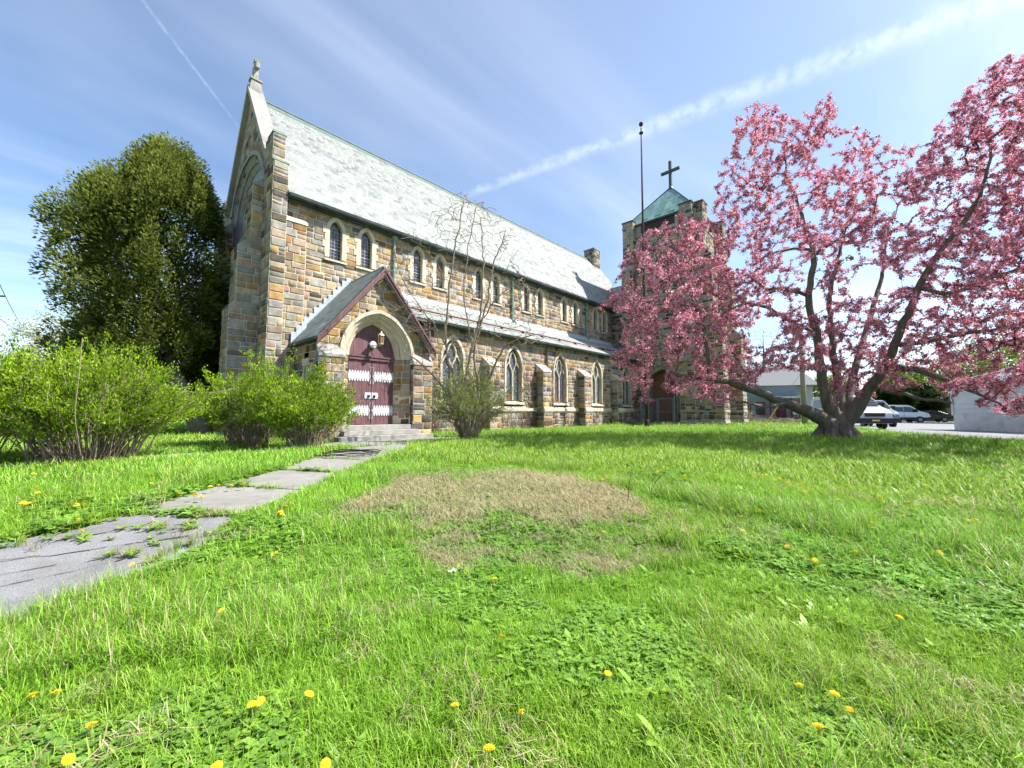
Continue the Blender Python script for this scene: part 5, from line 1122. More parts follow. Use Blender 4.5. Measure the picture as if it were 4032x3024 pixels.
# ---- vehicles
def vehicle(name, label, cat, pos, heading, prof, Wd, wheels, paint, glass_side, wr=.34, dark_low=True, lights=True, rear=False):
    """prof: side outline (x,z,halfwidth) front at +x; built along x then turned"""
    root = empty(name, label, cat, pos); root.rotation_euler = (0, 0, heading); kids = []
    n = len(prof); b = MB(); vs = [(x, -h, z) for x, z, h in prof] + [(x, h, z) for x, z, h in prof]
    cx2 = sum(p[0] for p in prof) / n; cz2 = .9; vs += [(cx2, -Wd / 2, cz2), (cx2, Wd / 2, cz2)]
    fs = [(i, n + i, n + (i + 1) % n, (i + 1) % n) for i in range(n)] + [(i, (i + 1) % n, 2 * n) for i in range(n)] + [(n + (i + 1) % n, n + i, 2 * n + 1) for i in range(n)]
    b.add(vs, fs); body = b.build('body', paint, root, bevel=.02)
    for xw in wheels:
        for s in (-1, 1):
            b = MB(); b.lathe((xw, s * (Wd / 2 - .22) - (0 if s > 0 else .0), wr), [(wr * .7, 0), (wr, .0), (wr, s * .24), (wr * .68, s * .25)], 18, 'y'); w_ = b.build('wheel', M['black'], root)
            b = MB(); b.lathe((xw, s * (Wd / 2 + .012), wr), [(wr * .66, 0), (wr * .6, s * .02), (wr * .15, s * .03)], 14, 'y'); b.build('rim', M['galv'], w_)
            b = MB(); b.lathe((xw, s * (Wd / 2 - .10), wr * 1.03), [(wr * 1.18, 0), (wr * 1.18, s * .108)], 20, 'y'); b.build('wheel_arch', M['black'], root)
    for nm, poly in glass_side:
        for s in (-1, 1):
            b = MB(); b.add([(x, s * (y + .012), z) for x, y, z in poly], [tuple(range(len(poly)))]); b.build(nm, M['carglass'], root)
    return root, prof
M['carglass'] = mat('car_glass', (.012, .016, .02), .06, 0, spec=.8); M['silver'] = mat('silver_paint', (.42, .45, .50), .3, .03, spec=.6); M['vanwhite'] = mat('van_white_paint', (.66, .70, .76), .3, .04, spec=.5); M['greycar'] = mat('grey_car_paint', (.16, .19, .23), .28, .04, spec=.6); M['blackcar'] = mat('black_car_paint', (.012, .013, .016), .22, .02, spec=.7)
M['trimblack'] = mat('black_plastic', (.022, .023, .025), .6, .1); M['lampglass'] = mat('headlamp', (.55, .58, .60), .15, .1, spec=.8); M['taillamp'] = mat('tail_lamp', (.30, .015, .02), .2, .1, spec=.6); M['plate'] = mat('yellow_plate', (.55, .42, .12), .5, .1)
VP = [(-2.75, .42, .93), (-2.78, 1.0, 1.0), (-2.72, 1.95, .90), (-2.4, 2.10, .82), (.6, 2.10, .82), (.95, 2.02, .82), (1.75, 1.38, .92), (2.45, 1.18, .92), (2.72, .98, .90), (2.80, .62, .92), (2.74, .34, .90), (-2.6, .34, .92)]
VG = [('side_window', [(-2.5, .96, 1.30), (-1.15, .98, 1.30), (-1.15, .905, 1.86), (-2.4, .905, 1.86)]), ('side_window', [(-1.05, .98, 1.30), (.15, .98, 1.30), (.15, .905, 1.86), (-1.05, .905, 1.86)]), ('side_window', [(.25, .98, 1.28), (1.55, .965, 1.24), (1.5, .955, 1.42), (.85, .895, 1.88), (.25, .90, 1.88)])]
def van(label, pos, heading, paint, low=True):
    r, p = vehicle('van', label, 'van', pos, heading, VP, 2.0, (-1.75, 1.72), M[paint], VG)
    b = MB(); b.add([(.98, -.76, 2.0), (1.76, -.86, 1.41), (1.76, .86, 1.41), (.98, .76, 2.0)], [(0, 1, 2, 3)]); b.v = [(x + .02, y, z + .015) for x, y, z in b.v]; b.build('windscreen', M['carglass'], r)
    b = MB(); b.box(-2.62, 2.62, -1.025, 1.025, .34, .62); b.build('sill_trim', M['trimblack'], r)
    b = MB(); b.box(2.55, 2.86, -.95, .95, .36, .66); b.build('front_bumper', M['trimblack'], r)
    b = MB(); b.box(2.66, 2.815, -.5, .5, .76, .98); b.build('grille', M['trimblack'], r)
    b = MB(); b.box(2.84, 2.87, -.2, .2, .48, .58); b.build('number_plate', M['plate'], r)
    for s in (-1, 1):
        b = MB(); b.hexa([(2.45, s * .62, .86), (2.76, s * .58, .86), (2.72, s * .9, .86), (2.35, s * .94, .86)][::1 if s > 0 else -1], [(2.4, s * .64, 1.12), (2.62, s * .6, 1.10), (2.6, s * .9, 1.12), (2.25, s * .935, 1.16)][::1 if s > 0 else -1]); b.build('headlight', M['lampglass'], r)
        b = MB(); b.box(1.25, 1.42, s * 1.16 - .12, s * 1.16 + .12, 1.25, 1.62); b.build('mirror', M['trimblack'], r)
    for s in (-1, 1): b = MB(); b.box(.18, .2, s * 1.0 - .008, s * 1.0 + .008, .62, 1.95); b.box(-1.11, -1.09, s * 1.0 - .008, s * 1.0 + .008, .62, 1.95); b.build('door_seam', M['trimblack'], r)
    return r
hRT = math.atan2(RT.y, RT.x)
def gp(dx, Z): p = at(dx, 900, Z); return (p[0], p[1], gzf(p[0], p[1]) + .035)
van('white passenger van parked side-on in the far lot', gp(1938, 50), hRT - .28, 'vanwhite')
van('dark grey van nosing out from behind the blossom tree trunk', gp(1872, 33.5), math.atan2(-FW.y * .95 - RT.y * .32, -FW.x * .95 - RT.x * .32), 'greycar')
van('silver van mostly hidden by the blossom tree trunk', gp(1832, 27.0), math.atan2(-FW.y * .95 - RT.y * .22, -FW.x * .95 - RT.x * .22), 'silver')
SP = [(-2.3, .35, .82), (-2.38, .72, .86), (-2.3, .98, .82), (-1.75, 1.04, .80), (-.95, 1.42, .60), (.25, 1.44, .60), (1.15, 1.0, .80), (2.1, .84, .82), (2.36, .62, .84), (2.3, .32, .82)]
SG = [('side_window', [(-1.55, .815, 1.03), (-.35, .83, 1.03), (-.35, .655, 1.36), (-.92, .655, 1.36)]), ('side_window', [(-.28, .83, 1.03), (1.0, .82, 1.0), (.25, .655, 1.37), (-.28, .655, 1.37)])]
car, _ = vehicle('car', 'black sedan parked tail-out beside the brick wall', 'car', gp(2002, 54), hRT + math.pi - .45, SP, 1.8, (-1.4, 1.38), M['blackcar'], SG, .32)
for s in (-1, 1): b = MB(); b.box(-2.40, -2.25, s * .62 - .2, s * .62 + .2, .74, .90); b.build('tail_light', M['taillamp'], car)
b = MB(); b.add([(-1.72, -.74, 1.06), (-.97, -.58, 1.42), (-.97, .58, 1.42), (-1.72, .74, 1.06)], [(0, 1, 2, 3)]); b.v = [(x - .015, y, z + .012) for x, y, z in b.v]; b.build('rear_window', M['carglass'], car)
b = MB(); b.box(-2.42, -2.38, -.26, .26, .66, .78); b.build('number_plate', M['white'], car)

# ---- white garage at the right
M['siding'] = mat('white_siding', (.58, .62, .66), .6, .06, 3, .1, 30, second=(.45, .48, .50), second_amt=.4, second_scale=.8); M['whiteblock'] = mat('painted_block_base', (.60, .61, .62), .85, .12, 3, .4, 25, second=(.38, .38, .37), second_amt=.6, second_scale=1.2); M['shingle'] = mat('grey_shingle', (.20, .20, .21), .9, .2, 12, .5, 20, stretch=(1, 1, 6))
gA = at(2062, 928, 24.8)[:2]; gB = at(2330, 940, 18.6)[:2]; gd = unit(gB - gA); gn = np.array([-gd[1], gd[0]])
if (np.array([0, 0]) - gA) @ gn < 0: gn = -gn
gar = empty('garage', 'low white sided garage with painted block base beyond the lot', 'building', (gA[0], gA[1], gzf(*gA))); kk = []; zb = min(gzf(*gA), gzf(*gB)) - .1; Lg = np.linalg.norm(gB - gA); dpt = 7.0
def gpt(u, v, z): p = gA + gd * u - gn * v; return (p[0], p[1], z)
def gbox(b, u0, u1, v0, v1, z0, z1): q = [(u0, v0), (u1, v0), (u1, v1), (u0, v1)]; b.hexa([gpt(u, v, z0) for u, v in q], [gpt(u, v, z1) for u, v in q])
b = MB(); gbox(b, 0, Lg, 0, dpt, zb, zb + 1.12); kk.append(b.build('block_base', M['whiteblock']))
for k in range(6): b = MB(); z = zb + 1.12 + k * .29; q = [(-.0, .035, z), (Lg, .035, z)]; b.hexa([gpt(-.01, -.02, z), gpt(Lg, -.02, z), gpt(Lg, dpt, z), gpt(-.01, dpt, z)], [gpt(.0, .015, z + .29), gpt(Lg, .015, z + .29), gpt(Lg, dpt, z + .29), gpt(.0, dpt, z + .29)]); kk.append(b.build('siding_board', M['siding']))
b = MB(); gbox(b, -.07, .06, -.05, .12, zb + 1.0, zb + 2.87); kk.append(b.build('corner_board', M['siding']))
b = MB(); z = zb + 2.86; b.hexa([gpt(-.3, -.35, z), gpt(Lg, -.35, z), gpt(Lg, dpt + .3, z), gpt(-.3, dpt + .3, z)], [gpt(1.2, dpt * .45, z + 1.3), gpt(Lg, dpt * .45, z + 1.3), gpt(Lg, dpt * .55, z + 1.3), gpt(1.2, dpt * .55, z + 1.3)]); kk.append(b.build('roof', M['shingle']))
b = MB(); p = gpt(-.35, 1.0, zb); b.lathe((p[0], p[1], zb + .1), [(.32, 0), (.36, .9), (.36, 1.0), (.1, 1.05)], 10); kk.append(b.build('downspout_barrel', M['siding'])); adopt(gar, *kk)
# ---- brick building behind the car
M['brick'] = bpy.data.materials.new('far_brick'); M['brick'].use_nodes = True; t = M['brick'].node_tree; bt_ = N(t, 'ShaderNodeTexBrick', i_Scale=5.0); bt_.inputs['Color1'].default_value = (.20, .075, .05, 1); bt_.inputs['Color2'].default_value = (.15, .055, .04, 1); bt_.inputs['Mortar'].default_value = (.25, .2, .17, 1); geo = N(t, 'ShaderNodeNewGeometry'); mp_ = N(t, 'ShaderNodeMapping'); mp_.inputs['Rotation'].default_value = (math.pi / 2, 0, 0); L(t, geo.outputs['Position'], mp_.inputs[0]); L(t, mp_.outputs[0], bt_.inputs[0]); L(t, bt_.outputs[0], t.nodes['Principled BSDF'].inputs[0])
bw = empty('brick_building', 'low red brown brick building behind the black sedan', 'building', gp(2045, 60)); p0 = np.array(gp(2012, 60)); p1 = np.array(gp(2120, 58)); d = unit((p1 - p0)[:2]); nn_ = np.array([-d[1], d[0]]); Lb = np.linalg.norm((p1 - p0)[:2])
def bq(u, v, z): q = p0[:2] + d * u + nn_ * v; return (q[0], q[1], z)
b = MB(); b.hexa([bq(0, 0, -.4), bq(Lb, 0, -.4), bq(Lb, 6, -.4), bq(0, 6, -.4)], [bq(0, 0, 2.9), bq(Lb, 0, 2.9), bq(Lb, 6, 2.9), bq(0, 6, 2.9)]); w1 = b.build('wall', M['brick']); b = MB(); b.hexa([bq(-.1, -.1, 2.9), bq(Lb + .1, -.1, 2.9), bq(Lb + .1, 6.1, 2.9), bq(-.1, 6.1, 2.9)], [bq(-.1, -.1, 3.05), bq(Lb + .1, -.1, 3.05), bq(Lb + .1, 6.1, 3.05), bq(-.1, 6.1, 3.05)]); adopt(bw, w1, b.build('coping', M['limegrey']))
# ---- blue-grey house behind the tower
M['bluesiding'] = mat('blue_grey_siding', (.20, .25, .30), .7, .10, 2, .0, 30); t = M['bluesiding'].node_tree; wv = N(t, 'ShaderNodeTexWave', wave_type='BANDS', bands_direction='Z', wave_profile='SAW', i_Scale=2.6); geo = N(t, 'ShaderNodeNewGeometry'); L(t, geo.outputs['Position'], wv.inputs[0]); bp = N(t, 'ShaderNodeBump', i_Strength=.9, i_Distance=.05); L(t, wv.outputs[0], bp.inputs['Height']); L(t, bp.outputs[0], t.nodes['Principled BSDF'].inputs['Normal'])
M['palesiding'] = mat('pale_grey_siding', (.42, .45, .47), .7, .08, 2); M['redtrim'] = mat('dark_red_trim', (.10, .018, .022), .55, .12, 6)
hs_ = empty('house', 'blue grey clapboard house with dark red porch behind the tower', 'house', gp(1680, 58)); hp0 = np.array(gp(1585, 60)); hp1 = np.array(gp(1765, 56)); hd = unit((hp1 - hp0)[:2]); hn = np.array([-hd[1], hd[0]]); Lh = np.linalg.norm((hp1 - hp0)[:2]); hk = []
def hq(u, v, z): q = hp0[:2] + hd * u + hn * v; return (q[0], q[1], z - .2)
def hbox(name, u0, u1, v0, v1, z0, z1, mt, par=None):
    b = MB(); q = [(u0, v0), (u1, v0), (u1, v1), (u0, v1)]; b.hexa([hq(u, v, z0) for u, v in q], [hq(u, v, z1) for u, v in q]); o = b.build(name, mt)
    if par is None: hk.append(o)
    else: o.parent = par
    return o
hbox('wall', 0, Lh * .78, 0, 9, -.3, 5.0, M['bluesiding']); hbox('wall', Lh * .78, Lh, 1.6, 9, -.3, 5.0, M['palesiding'])
b = MB(); b.hexa([hq(-.4, -.4, 5.0), hq(Lh + .4, -.4, 5.0), hq(Lh + .4, 9.4, 5.0), hq(-.4, 9.4, 5.0)], [hq(1.5, 4, 8.2), hq(Lh - 1.5, 4, 8.2), hq(Lh - 1.5, 5, 8.2), hq(1.5, 5, 8.2)]); hk.append(b.build('roof', M['shingle']))
D1 = Lh * .44; hbox('porch_roof', D1 - .3, Lh * .80, -1.6, .02, 3.15, 3.45, M['palesiding']); hbox('porch_floor', D1 - .2, Lh * .79, -1.5, .02, .1, .5, M['redtrim'])
for k in range(2): hbox('step', D1 + .9, D1 + 2.4, -2.0 - .3 * k, -1.6 - .3 * k, -.1, .36 - .17 * k, M['palesiding'])
for u in (D1, D1 + 1.2, D1 + 2.5, Lh * .78 - .1): hbox('porch_post', u - .09, u + .09, -1.5, -1.32, .5, 3.15, M['redtrim'])
dr = hbox('door', D1 + .9, D1 + 2.1, -.06, -.002, .5, 2.75, M['redtrim']); hbox('door_panel', D1 + 1.0, D1 + 1.45, -.08, -.061, 1.5, 2.5, M['carglass'], dr); hbox('door_panel', D1 + 1.55, D1 + 2.0, -.08, -.061, 1.5, 2.5, M['carglass'], dr)
for u, z in ((D1 + 2.75, .9), (1.2, .9), (3.0, .9)):
    wn = hbox('window', u - .12, u + 1.02, -.07, -.003, z - .1, z + 1.75, M['redtrim']); hbox('pane', u, u + .9, -.085, -.071, z, z + 1.6, M['carglass' if z > 3 else 'siding' if u > 5 else 'carglass'], wn)
hbox('railing', D1 + 2.6, Lh * .98, -2.2, -2.14, .85, .92, M['galv']); hbox('railing_post', Lh * .9, Lh * .9 + .06, -2.2, -2.14, -.2, .85, M['galv']); adopt(hs_, *hk)
# ---- wooden pole and yellow guy guard
M['poleWood'] = mat('weathered_pole', (.27, .24, .20), .95, .2, 6, .6, 18, stretch=(1, 1, .15)); M['yellow'] = mat('yellow_plastic', (.70, .42, .04), .5, .1)
x, y, z = gp(1738, 25.2); b = MB(); b.tube([(x, y, z - .2), (x, y, z + 6.2)], [.155, .135], 10); tag(b.build('wooden_pole', M['poleWood'], smooth_sh=True), 'weathered wooden pole standing left of the blossom tree trunk', 'pole')
g0 = at(1653, 918.5, 30.5); g1 = at(1688, 867, 30.2); b = MB(); b.tube([tuple(g0), tuple(g1)], .045, 6); gg = empty('guy_wire', 'slanted guy wire in a bright yellow plastic guard by the brush pile', 'guy wire', tuple(g0)); ob = b.build('guard', M['yellow']); b = MB(); b.tube([tuple(g1), tuple(g1 + (g1 - g0) * 2.4)], .012, 4); adopt(gg, ob, b.build('wire', M['galv']))
# ---- brush pile
b = MB(); r = random.Random(5)
for k in range(420):
    u = r.random(); dx_ = 1598 + 125 * u; Zq = 31 + r.uniform(-1.2, 1.2) + 2 * (1 - u); p = np.array(gp(dx_, Zq)); hgt = (1.0 if u < .25 else .45) * r.random() ** 1.5; a_ = r.uniform(0, 6.28); l = r.uniform(.4, 1.3); q = p + np.array([math.cos(a_) * l, math.sin(a_) * l, r.uniform(-.1, .35)]); mid = (p + q) / 2 + np.array([r.gauss(0, .06), r.gauss(0, .06), r.uniform(0, .15)])
    p[2] += hgt; q[2] = max(q[2] + hgt * r.random(), 0); mid[2] += hgt; b.tube([tuple(p), tuple(mid), tuple(q)], [.018, .014, .007], 4, False)
o = tag(b.build('brush_pile', M['twig']), 'long heap of cut brush and sticks between tower and house', 'brush'); o['kind'] = 'stuff'
# ---- trees beyond
def far_tree(name, label, dx, Z, h, r, nleaf, cols, wts, size, trunkm='darkbark', bare=False, cz=.62, twigs=160, group=None, ry=None, dens_=None):
    p = np.array(gp(dx, Z)); root = empty(name, label, 'tree', tuple(p), group); n = twigs; ry = ry or h * .42
    q = unit(rng.normal(size=(n, 3))) * (rng.random((n, 1)) ** .4) * np.array([r, r, ry]) + p + np.array([0, 0, h * cz]); q[:, 2] = np.maximum(q[:, 2], p[2] + h * .15)
    tr_ = [[(p[0], p[1], p[2] - .2, h * .022), (p[0] + rng.normal() * .1, p[1], p[2] + h * .3, h * .018), (p[0] + rng.normal() * .2, p[1] + rng.normal() * .2, p[2] + h * .6, h * .010), (p[0], p[1], p[2] + h * .92, .02)]]
    nd, pa, tu = limb_nodes(tr_, .5); P, pr, tips = grow(nd, pa, list(q), .6, .18); R = radii(pr, .010 if bare else .012, .42, h * .013); b = MB(); b.tube([tuple(k) for k in tu[0][:, :3]], list(tu[0][:, 3]), 7); tk = b.build('trunk', M[trunkm], smooth_sh=True); tg = twig_mesh('branches', P, pr, R, M[trunkm], None, start=len(nd)); tg['kind'] = 'stuff'; ks = [tk, tg]
    if nleaf:
        ch = rng.integers(len(nd), len(P), nleaf); C = P[ch] + rng.normal(size=(nleaf, 3)) * np.array([.38, .38, .30]) * (h / 9); lf = leaf_mesh('crown', C, size, pickcol(nleaf, cols, wts, .22), M['leafcol'], None, wid=.7); lf['kind'] = 'stuff'; ks.append(lf)
    adopt(root, *ks)
PALE = [(.22, .28, .06), (.16, .22, .04), (.30, .34, .10)]; DARK = [(.02, .035, .012), (.03, .05, .018)]
far_tree('bare_far_tree', 'tall leafless tree rising behind the blue grey house', 1655, 74, 17, 5.5, 0, None, None, 0, 'darktwig', True, twigs=420)
far_tree('bare_far_tree', 'leafless tree between the house and the wooden pole', 1735, 80, 16, 5, 0, None, None, 0, 'darktwig', True, twigs=380)
far_tree('leafing_tree', 'pale green tree coming into leaf behind the white van', 1955, 72, 9.5, 5.5, 15000, PALE, [.4, .35, .25], .30, twigs=300)
far_tree('leafing_tree', 'pale green tree in young leaf left of the vans behind the trunk', 1790, 76, 8, 4.5, 11000, PALE, [.4, .35, .25], .28, twigs=240)
far_tree('leafing_tree', 'yellow green tree in young leaf above the garage roof', 2150, 46, 9.5, 5, 14000, PALE, [.5, .2, .3], .24, twigs=260)
far_tree('dark_evergreen', 'dark ivy-clad evergreen behind the white van roof', 1930, 58, 5.2, 2.6, 16000, DARK, [.5, .5], .24, cz=.5, twigs=200)
far_tree('dark_evergreen', 'dark dense evergreen behind the black sedan', 1992, 60, 5.6, 2.9, 16000, DARK, [.5, .5], .24, cz=.5, twigs=200)
far_tree('white_blossom_tree', 'white flowering tree beyond the shrubs below the utility pole', 95, 27, 7.6, 2.1, 9000, [(.62, .60, .52), (.52, .54, .40), (.34, .40, .16)], [.5, .3, .2], .11, 'darktwig', cz=.62, twigs=200)
far_tree('leafing_tree', 'green tree low behind the widest shrub at the picture edge', 20, 34, 5.0, 2.5, 9000, PALE, [.3, .5, .2], .16, twigs=160)
# ---- utility pole and wires at the left
up = empty('utility_pole', 'utility pole with crossarm rising behind the white flowering tree', 'utility pole', gp(68, 36)); px_, py_, pz_ = gp(68, 36); kk = []
b = MB(); b.tube([(px_, py_, pz_ - .2), (px_, py_, 8.1)], [.15, .11], 8); kk.append(b.build('pole', M['poleWood'])); a0 = at(33, 721, 36.6); a1 = at(104, 730, 35.2); b = MB(); b.tube([tuple(a0), tuple(a1)], .065, 4); kk.append(b.build('crossarm', M['darkbark']))
for t_ in (.05, .3, .7, .95): q = a0 + (a1 - a0) * t_; b = MB(); b.lathe(tuple(q), [(.02, 0), (.05, .08), (.05, .14), (.02, .2)], 6); kk.append(b.build('insulator', M['galv']))
adopt(up, *kk)
for k, (s0, e0, lab) in enumerate((((0, 592, 20), (60, 722, 36.3), 'highest overhead wire sloping down to the utility pole'), ((0, 668, 20), (80, 727, 36), 'middle overhead wire sagging to the utility pole'), ((0, 738, 20), (35, 762, 30), 'short overhead wire at the picture edge below the crossarm'), ((0, 778, 18), (30, 800, 26), 'lowest overhead wire at the picture edge above the shrubs'))):
    p = at(*s0); q = at(*e0); p2 = p + (p - q) * .6; pts = []
    for i in range(14): t_ = i / 13; v = p2 + (q - p2) * t_; v[2] -= .5 * math.sin(math.pi * t_); pts.append(tuple(v))
    b = MB(); b.tube(pts, .016, 4, False); tag(b.build('overhead_wire', M['black']), lab, 'wire')
b = MB(); p = at(-60, 636, 22); q = at(11, 640, 22); b.tube([tuple(p), tuple(q)], .05, 4); tag(b.build('crossarm', M['darkbark']), 'end of a second crossarm jutting in at the picture edge', 'crossarm')
# ---- arching dead canes before the shrubs
for k, (pts_, lab) in enumerate(((((0, 905), (60, 925), (130, 980), (160, 1010)), 'long pale dead cane arching down before the widest shrub'), (((372, 855), (400, 845), (455, 850), (505, 840)), 'thin bent canes reaching from the widest shrub to the next one'), (((178, 730), (170, 820), (160, 900), (175, 985)), 'single straight tall cane standing up through the widest shrub'), (((575, 820), (560, 870), (500, 905), (455, 960)), 'curved dead cane hanging in the shrub by the corner buttress'))):
    Zs = [7.2, 7.3, 7.4, 7.5] if k != 3 else [9.6, 9.5, 9.4, 9.6]; Zs = [8.3, 8.6, 8.9, 9.2] if k == 1 else [6.75, 6.6, 6.5, 6.6] if k == 2 else Zs
    c = np.array([at(x, y, z) for (x, y), z in zip(pts_, Zs)]); tt = np.linspace(0, 3, 16); cc = np.stack([np.interp(tt, range(4), c[:, i]) for i in range(3)], 1)
    for _ in range(3): cc[1:-1] = (cc[:-2] + 2 * cc[1:-1] + cc[2:]) / 4
    b = MB(); b.tube([tuple(p) for p in cc], [.004 + .005 * (i / 15 if k != 2 else .25) for i in range(16)], 5); tag(b.build('dead_cane', M['twig']), lab, 'cane')
# ------------------------------------------------------------------ grass, weeds, dandelions
def grass_mat(name):
    mt = bpy.data.materials.new(name); mt.use_nodes = True; t = mt.node_tree; b = t.nodes['Principled BSDF']; b.inputs['Roughness'].default_value = .45; b.inputs['Specular IOR Level'].default_value = .35
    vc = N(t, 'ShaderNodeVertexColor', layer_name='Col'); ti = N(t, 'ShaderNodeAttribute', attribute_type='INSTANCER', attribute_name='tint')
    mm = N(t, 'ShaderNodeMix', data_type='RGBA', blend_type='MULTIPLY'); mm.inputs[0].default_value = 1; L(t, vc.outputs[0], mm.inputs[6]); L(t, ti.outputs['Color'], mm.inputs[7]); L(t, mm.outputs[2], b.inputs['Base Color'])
    tr = N(t, 'ShaderNodeBsdfTranslucent'); L(t, mm.outputs[2], tr.inputs[0]); ms = N(t, 'ShaderNodeMixShader'); ms.inputs[0].default_value = .33; L(t, b.outputs[0], ms.inputs[1]); L(t, tr.outputs[0], ms.inputs[2]); L(t, ms.outputs[0], t.nodes['Material Output'].inputs[0]); return mt
M['grass'] = grass_mat('grass_blade')
clumps = bpy.data.collections.new('grass_clumps')
def blade(V, F, Cc, p, ang, lean, h, wd, col, seg=3, curl=1.0):
    d = np.array([math.cos(ang), math.sin(ang), 0]); s = np.array([-d[1], d[0], 0]); o = len(V)
    for i in range(seg + 1):
        t_ = i / seg; a = lean * (t_ ** 1.3) * curl; q = p + d * h * math.sin(a) * t_ + np.array([0, 0, 1]) * h * t_ * math.cos(a); w_ = wd * (1 - t_ ** 1.6) * .5 + .0002
        k = .38 + .75 * t_  # darker foot: shade between blades put into the colour
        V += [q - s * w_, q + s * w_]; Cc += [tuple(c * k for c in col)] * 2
    for i in range(seg): F.append((o + 2 * i, o + 2 * i + 1, o + 2 * i + 3, o + 2 * i + 2))
def leafblade(V, F, Cc, p, ang, lean, l, wd, col):
    d = np.array([math.cos(ang), math.sin(ang), 0]); s = np.array([-d[1], d[0], 0]); o = len(V); ws = [.25, .7, 1.0, .85, .1]
    for i in range(5):
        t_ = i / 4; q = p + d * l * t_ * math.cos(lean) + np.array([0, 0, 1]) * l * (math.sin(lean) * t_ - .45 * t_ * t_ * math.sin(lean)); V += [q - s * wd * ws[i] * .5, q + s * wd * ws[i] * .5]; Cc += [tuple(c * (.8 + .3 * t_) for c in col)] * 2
    for i in range(4): F.append((o + 2 * i, o + 2 * i + 1, o + 2 * i + 3, o + 2 * i + 2))
def mk(name, fn):
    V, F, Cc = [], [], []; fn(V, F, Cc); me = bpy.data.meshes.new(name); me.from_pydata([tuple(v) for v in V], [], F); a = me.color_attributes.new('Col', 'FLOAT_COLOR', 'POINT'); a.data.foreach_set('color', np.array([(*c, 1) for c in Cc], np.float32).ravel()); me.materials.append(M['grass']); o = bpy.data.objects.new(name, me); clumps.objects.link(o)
R_ = random.Random(11); GR = [(.24, .44, .03), (.31, .51, .045), (.17, .35, .025), (.40, .58, .09)]; ST = [(.55, .45, .27), (.46, .36, .20), (.64, .56, .38)]
def tuft(n, r, h0, h1, wd, lean, cols, dry=.06):
    def f(V, F, Cc):
        for k in range(n):
            a = R_.uniform(0, 6.28); q = r * math.sqrt(R_.random()); c = R_.choice(ST) if R_.random() < dry else R_.choice(cols)
            blade(V, F, Cc, np.array([q * math.cos(a), q * math.sin(a), -.01]), R_.uniform(0, 6.28), R_.uniform(.1, lean), R_.uniform(h0, h1), wd * R_.uniform(.7, 1.3), c)
    return f
def rosette(n, l, wd, cols):
    def f(V, F, Cc):
        for k in range(n): leafblade(V, F, Cc, np.array([0, 0, .005]), 6.28 * k / n + R_.uniform(-.4, .4), R_.uniform(.35, 1.1), l * R_.uniform(.6, 1.2), wd * R_.uniform(.7, 1.2), R_.choice(cols))
    return f
def clover(n, r):
    def f(V, F, Cc):
        for k in range(n):
            a = R_.uniform(0, 6.28); q = r * math.sqrt(R_.random()); p = np.array([q * math.cos(a), q * math.sin(a), R_.uniform(.02, .06)]); c = R_.choice([(.21, .37, .06), (.27, .43, .07), (.15, .29, .05)])
            for j in range(3): leafblade(V, F, Cc, p, a + 2.09 * j, R_.uniform(-.1, .4), .018, .018, c)
    return f
# 0-3 lawn tufts, 4-5 long tufts, 6 rosette, 7 clover, 8-9 straw, 10-11 far tufts
for k in range(4): mk('c%02d' % k, tuft(22, .065, .045, .13, .0048, 1.1, GR, .03))
for k in range(2): mk('c%02d' % (4 + k), tuft(18, .05, .10, .24, .0052, 1.3, GR, .05))
mk('c06', rosette(9, .13, .032, [(.19, .33, .04), (.25, .40, .05)])); mk('c07', clover(26, .07))
def straw(V, F, Cc):
    for k in range(22): a = R_.uniform(0, 6.28); q = .09 * math.sqrt(R_.random()); blade(V, F, Cc, np.array([q * math.cos(a), q * math.sin(a), R_.uniform(0, .03)]), R_.uniform(0, 6.28), R_.uniform(1.15, 1.85), R_.uniform(.08, .2), .004 * R_.uniform(.7, 1.3), R_.choice(ST))
mk('c08', straw); mk('c09', straw)
for k in range(2): mk('c%02d' % (10 + k), tuft(20, .10, .05, .12, .009, 1.0, GR, .05))
CH = [(4.0, 3.5)]; MOUND = [(1.85, 4.2), (2.5, 5.3), (3.6, 5.75), (5.1, 5.6), (5.9, 4.1), (5.5, 2.85), (4.6, 2.0), (3.75, 1.7), (2.9, 2.05), (2.35, 2.9)]
CHURCHP = [[(3.2, 16.3), (3.2, 15.8), (5.0, 15.8), (5.0, 13.3), (5.5, 13.3), (5.5, 12.75), (9.2, 12.75), (9.2, 13.3), (9.6, 13.3), (9.6, 13.9), (27.2, 13.9), (27.2, 9.5), (28, 8), (33.3, 8), (33.3, 25), (3.2, 25)]]
LOTP = [tuple(p) for p in LOT_EDGE] + [(74, -45), (74, 6)]
pts = []; 
def region(n_per, rmin, rmax):
    k = int(n_per * (2 * rmax) ** 2); x = rng.uniform(-rmax, rmax, k); y = rng.uniform(-rmax, rmax, k); d = np.hypot(x, y); q = np.c_[x, y]
    X = q @ np.array(RT)[:2]; Zf = q @ np.array(FW)[:2]
    ok = (d >= rmin) & (d < rmax) & ((np.abs(X) < 1.55 * np.maximum(Zf, 0) + 1.2) & (Zf > .3) | (d < 2.0) & (Zf > -.5)); q = q[ok]
    for pl in PATH_POLYS + [walk_poly] + CHURCHP + [LOTP]: 
        if len(q): q = q[~inpoly(q[:, 0], q[:, 1], pl)]
    return q
def setn(q, kinds, scl, tint): pts.append((q, kinds, scl, tint))
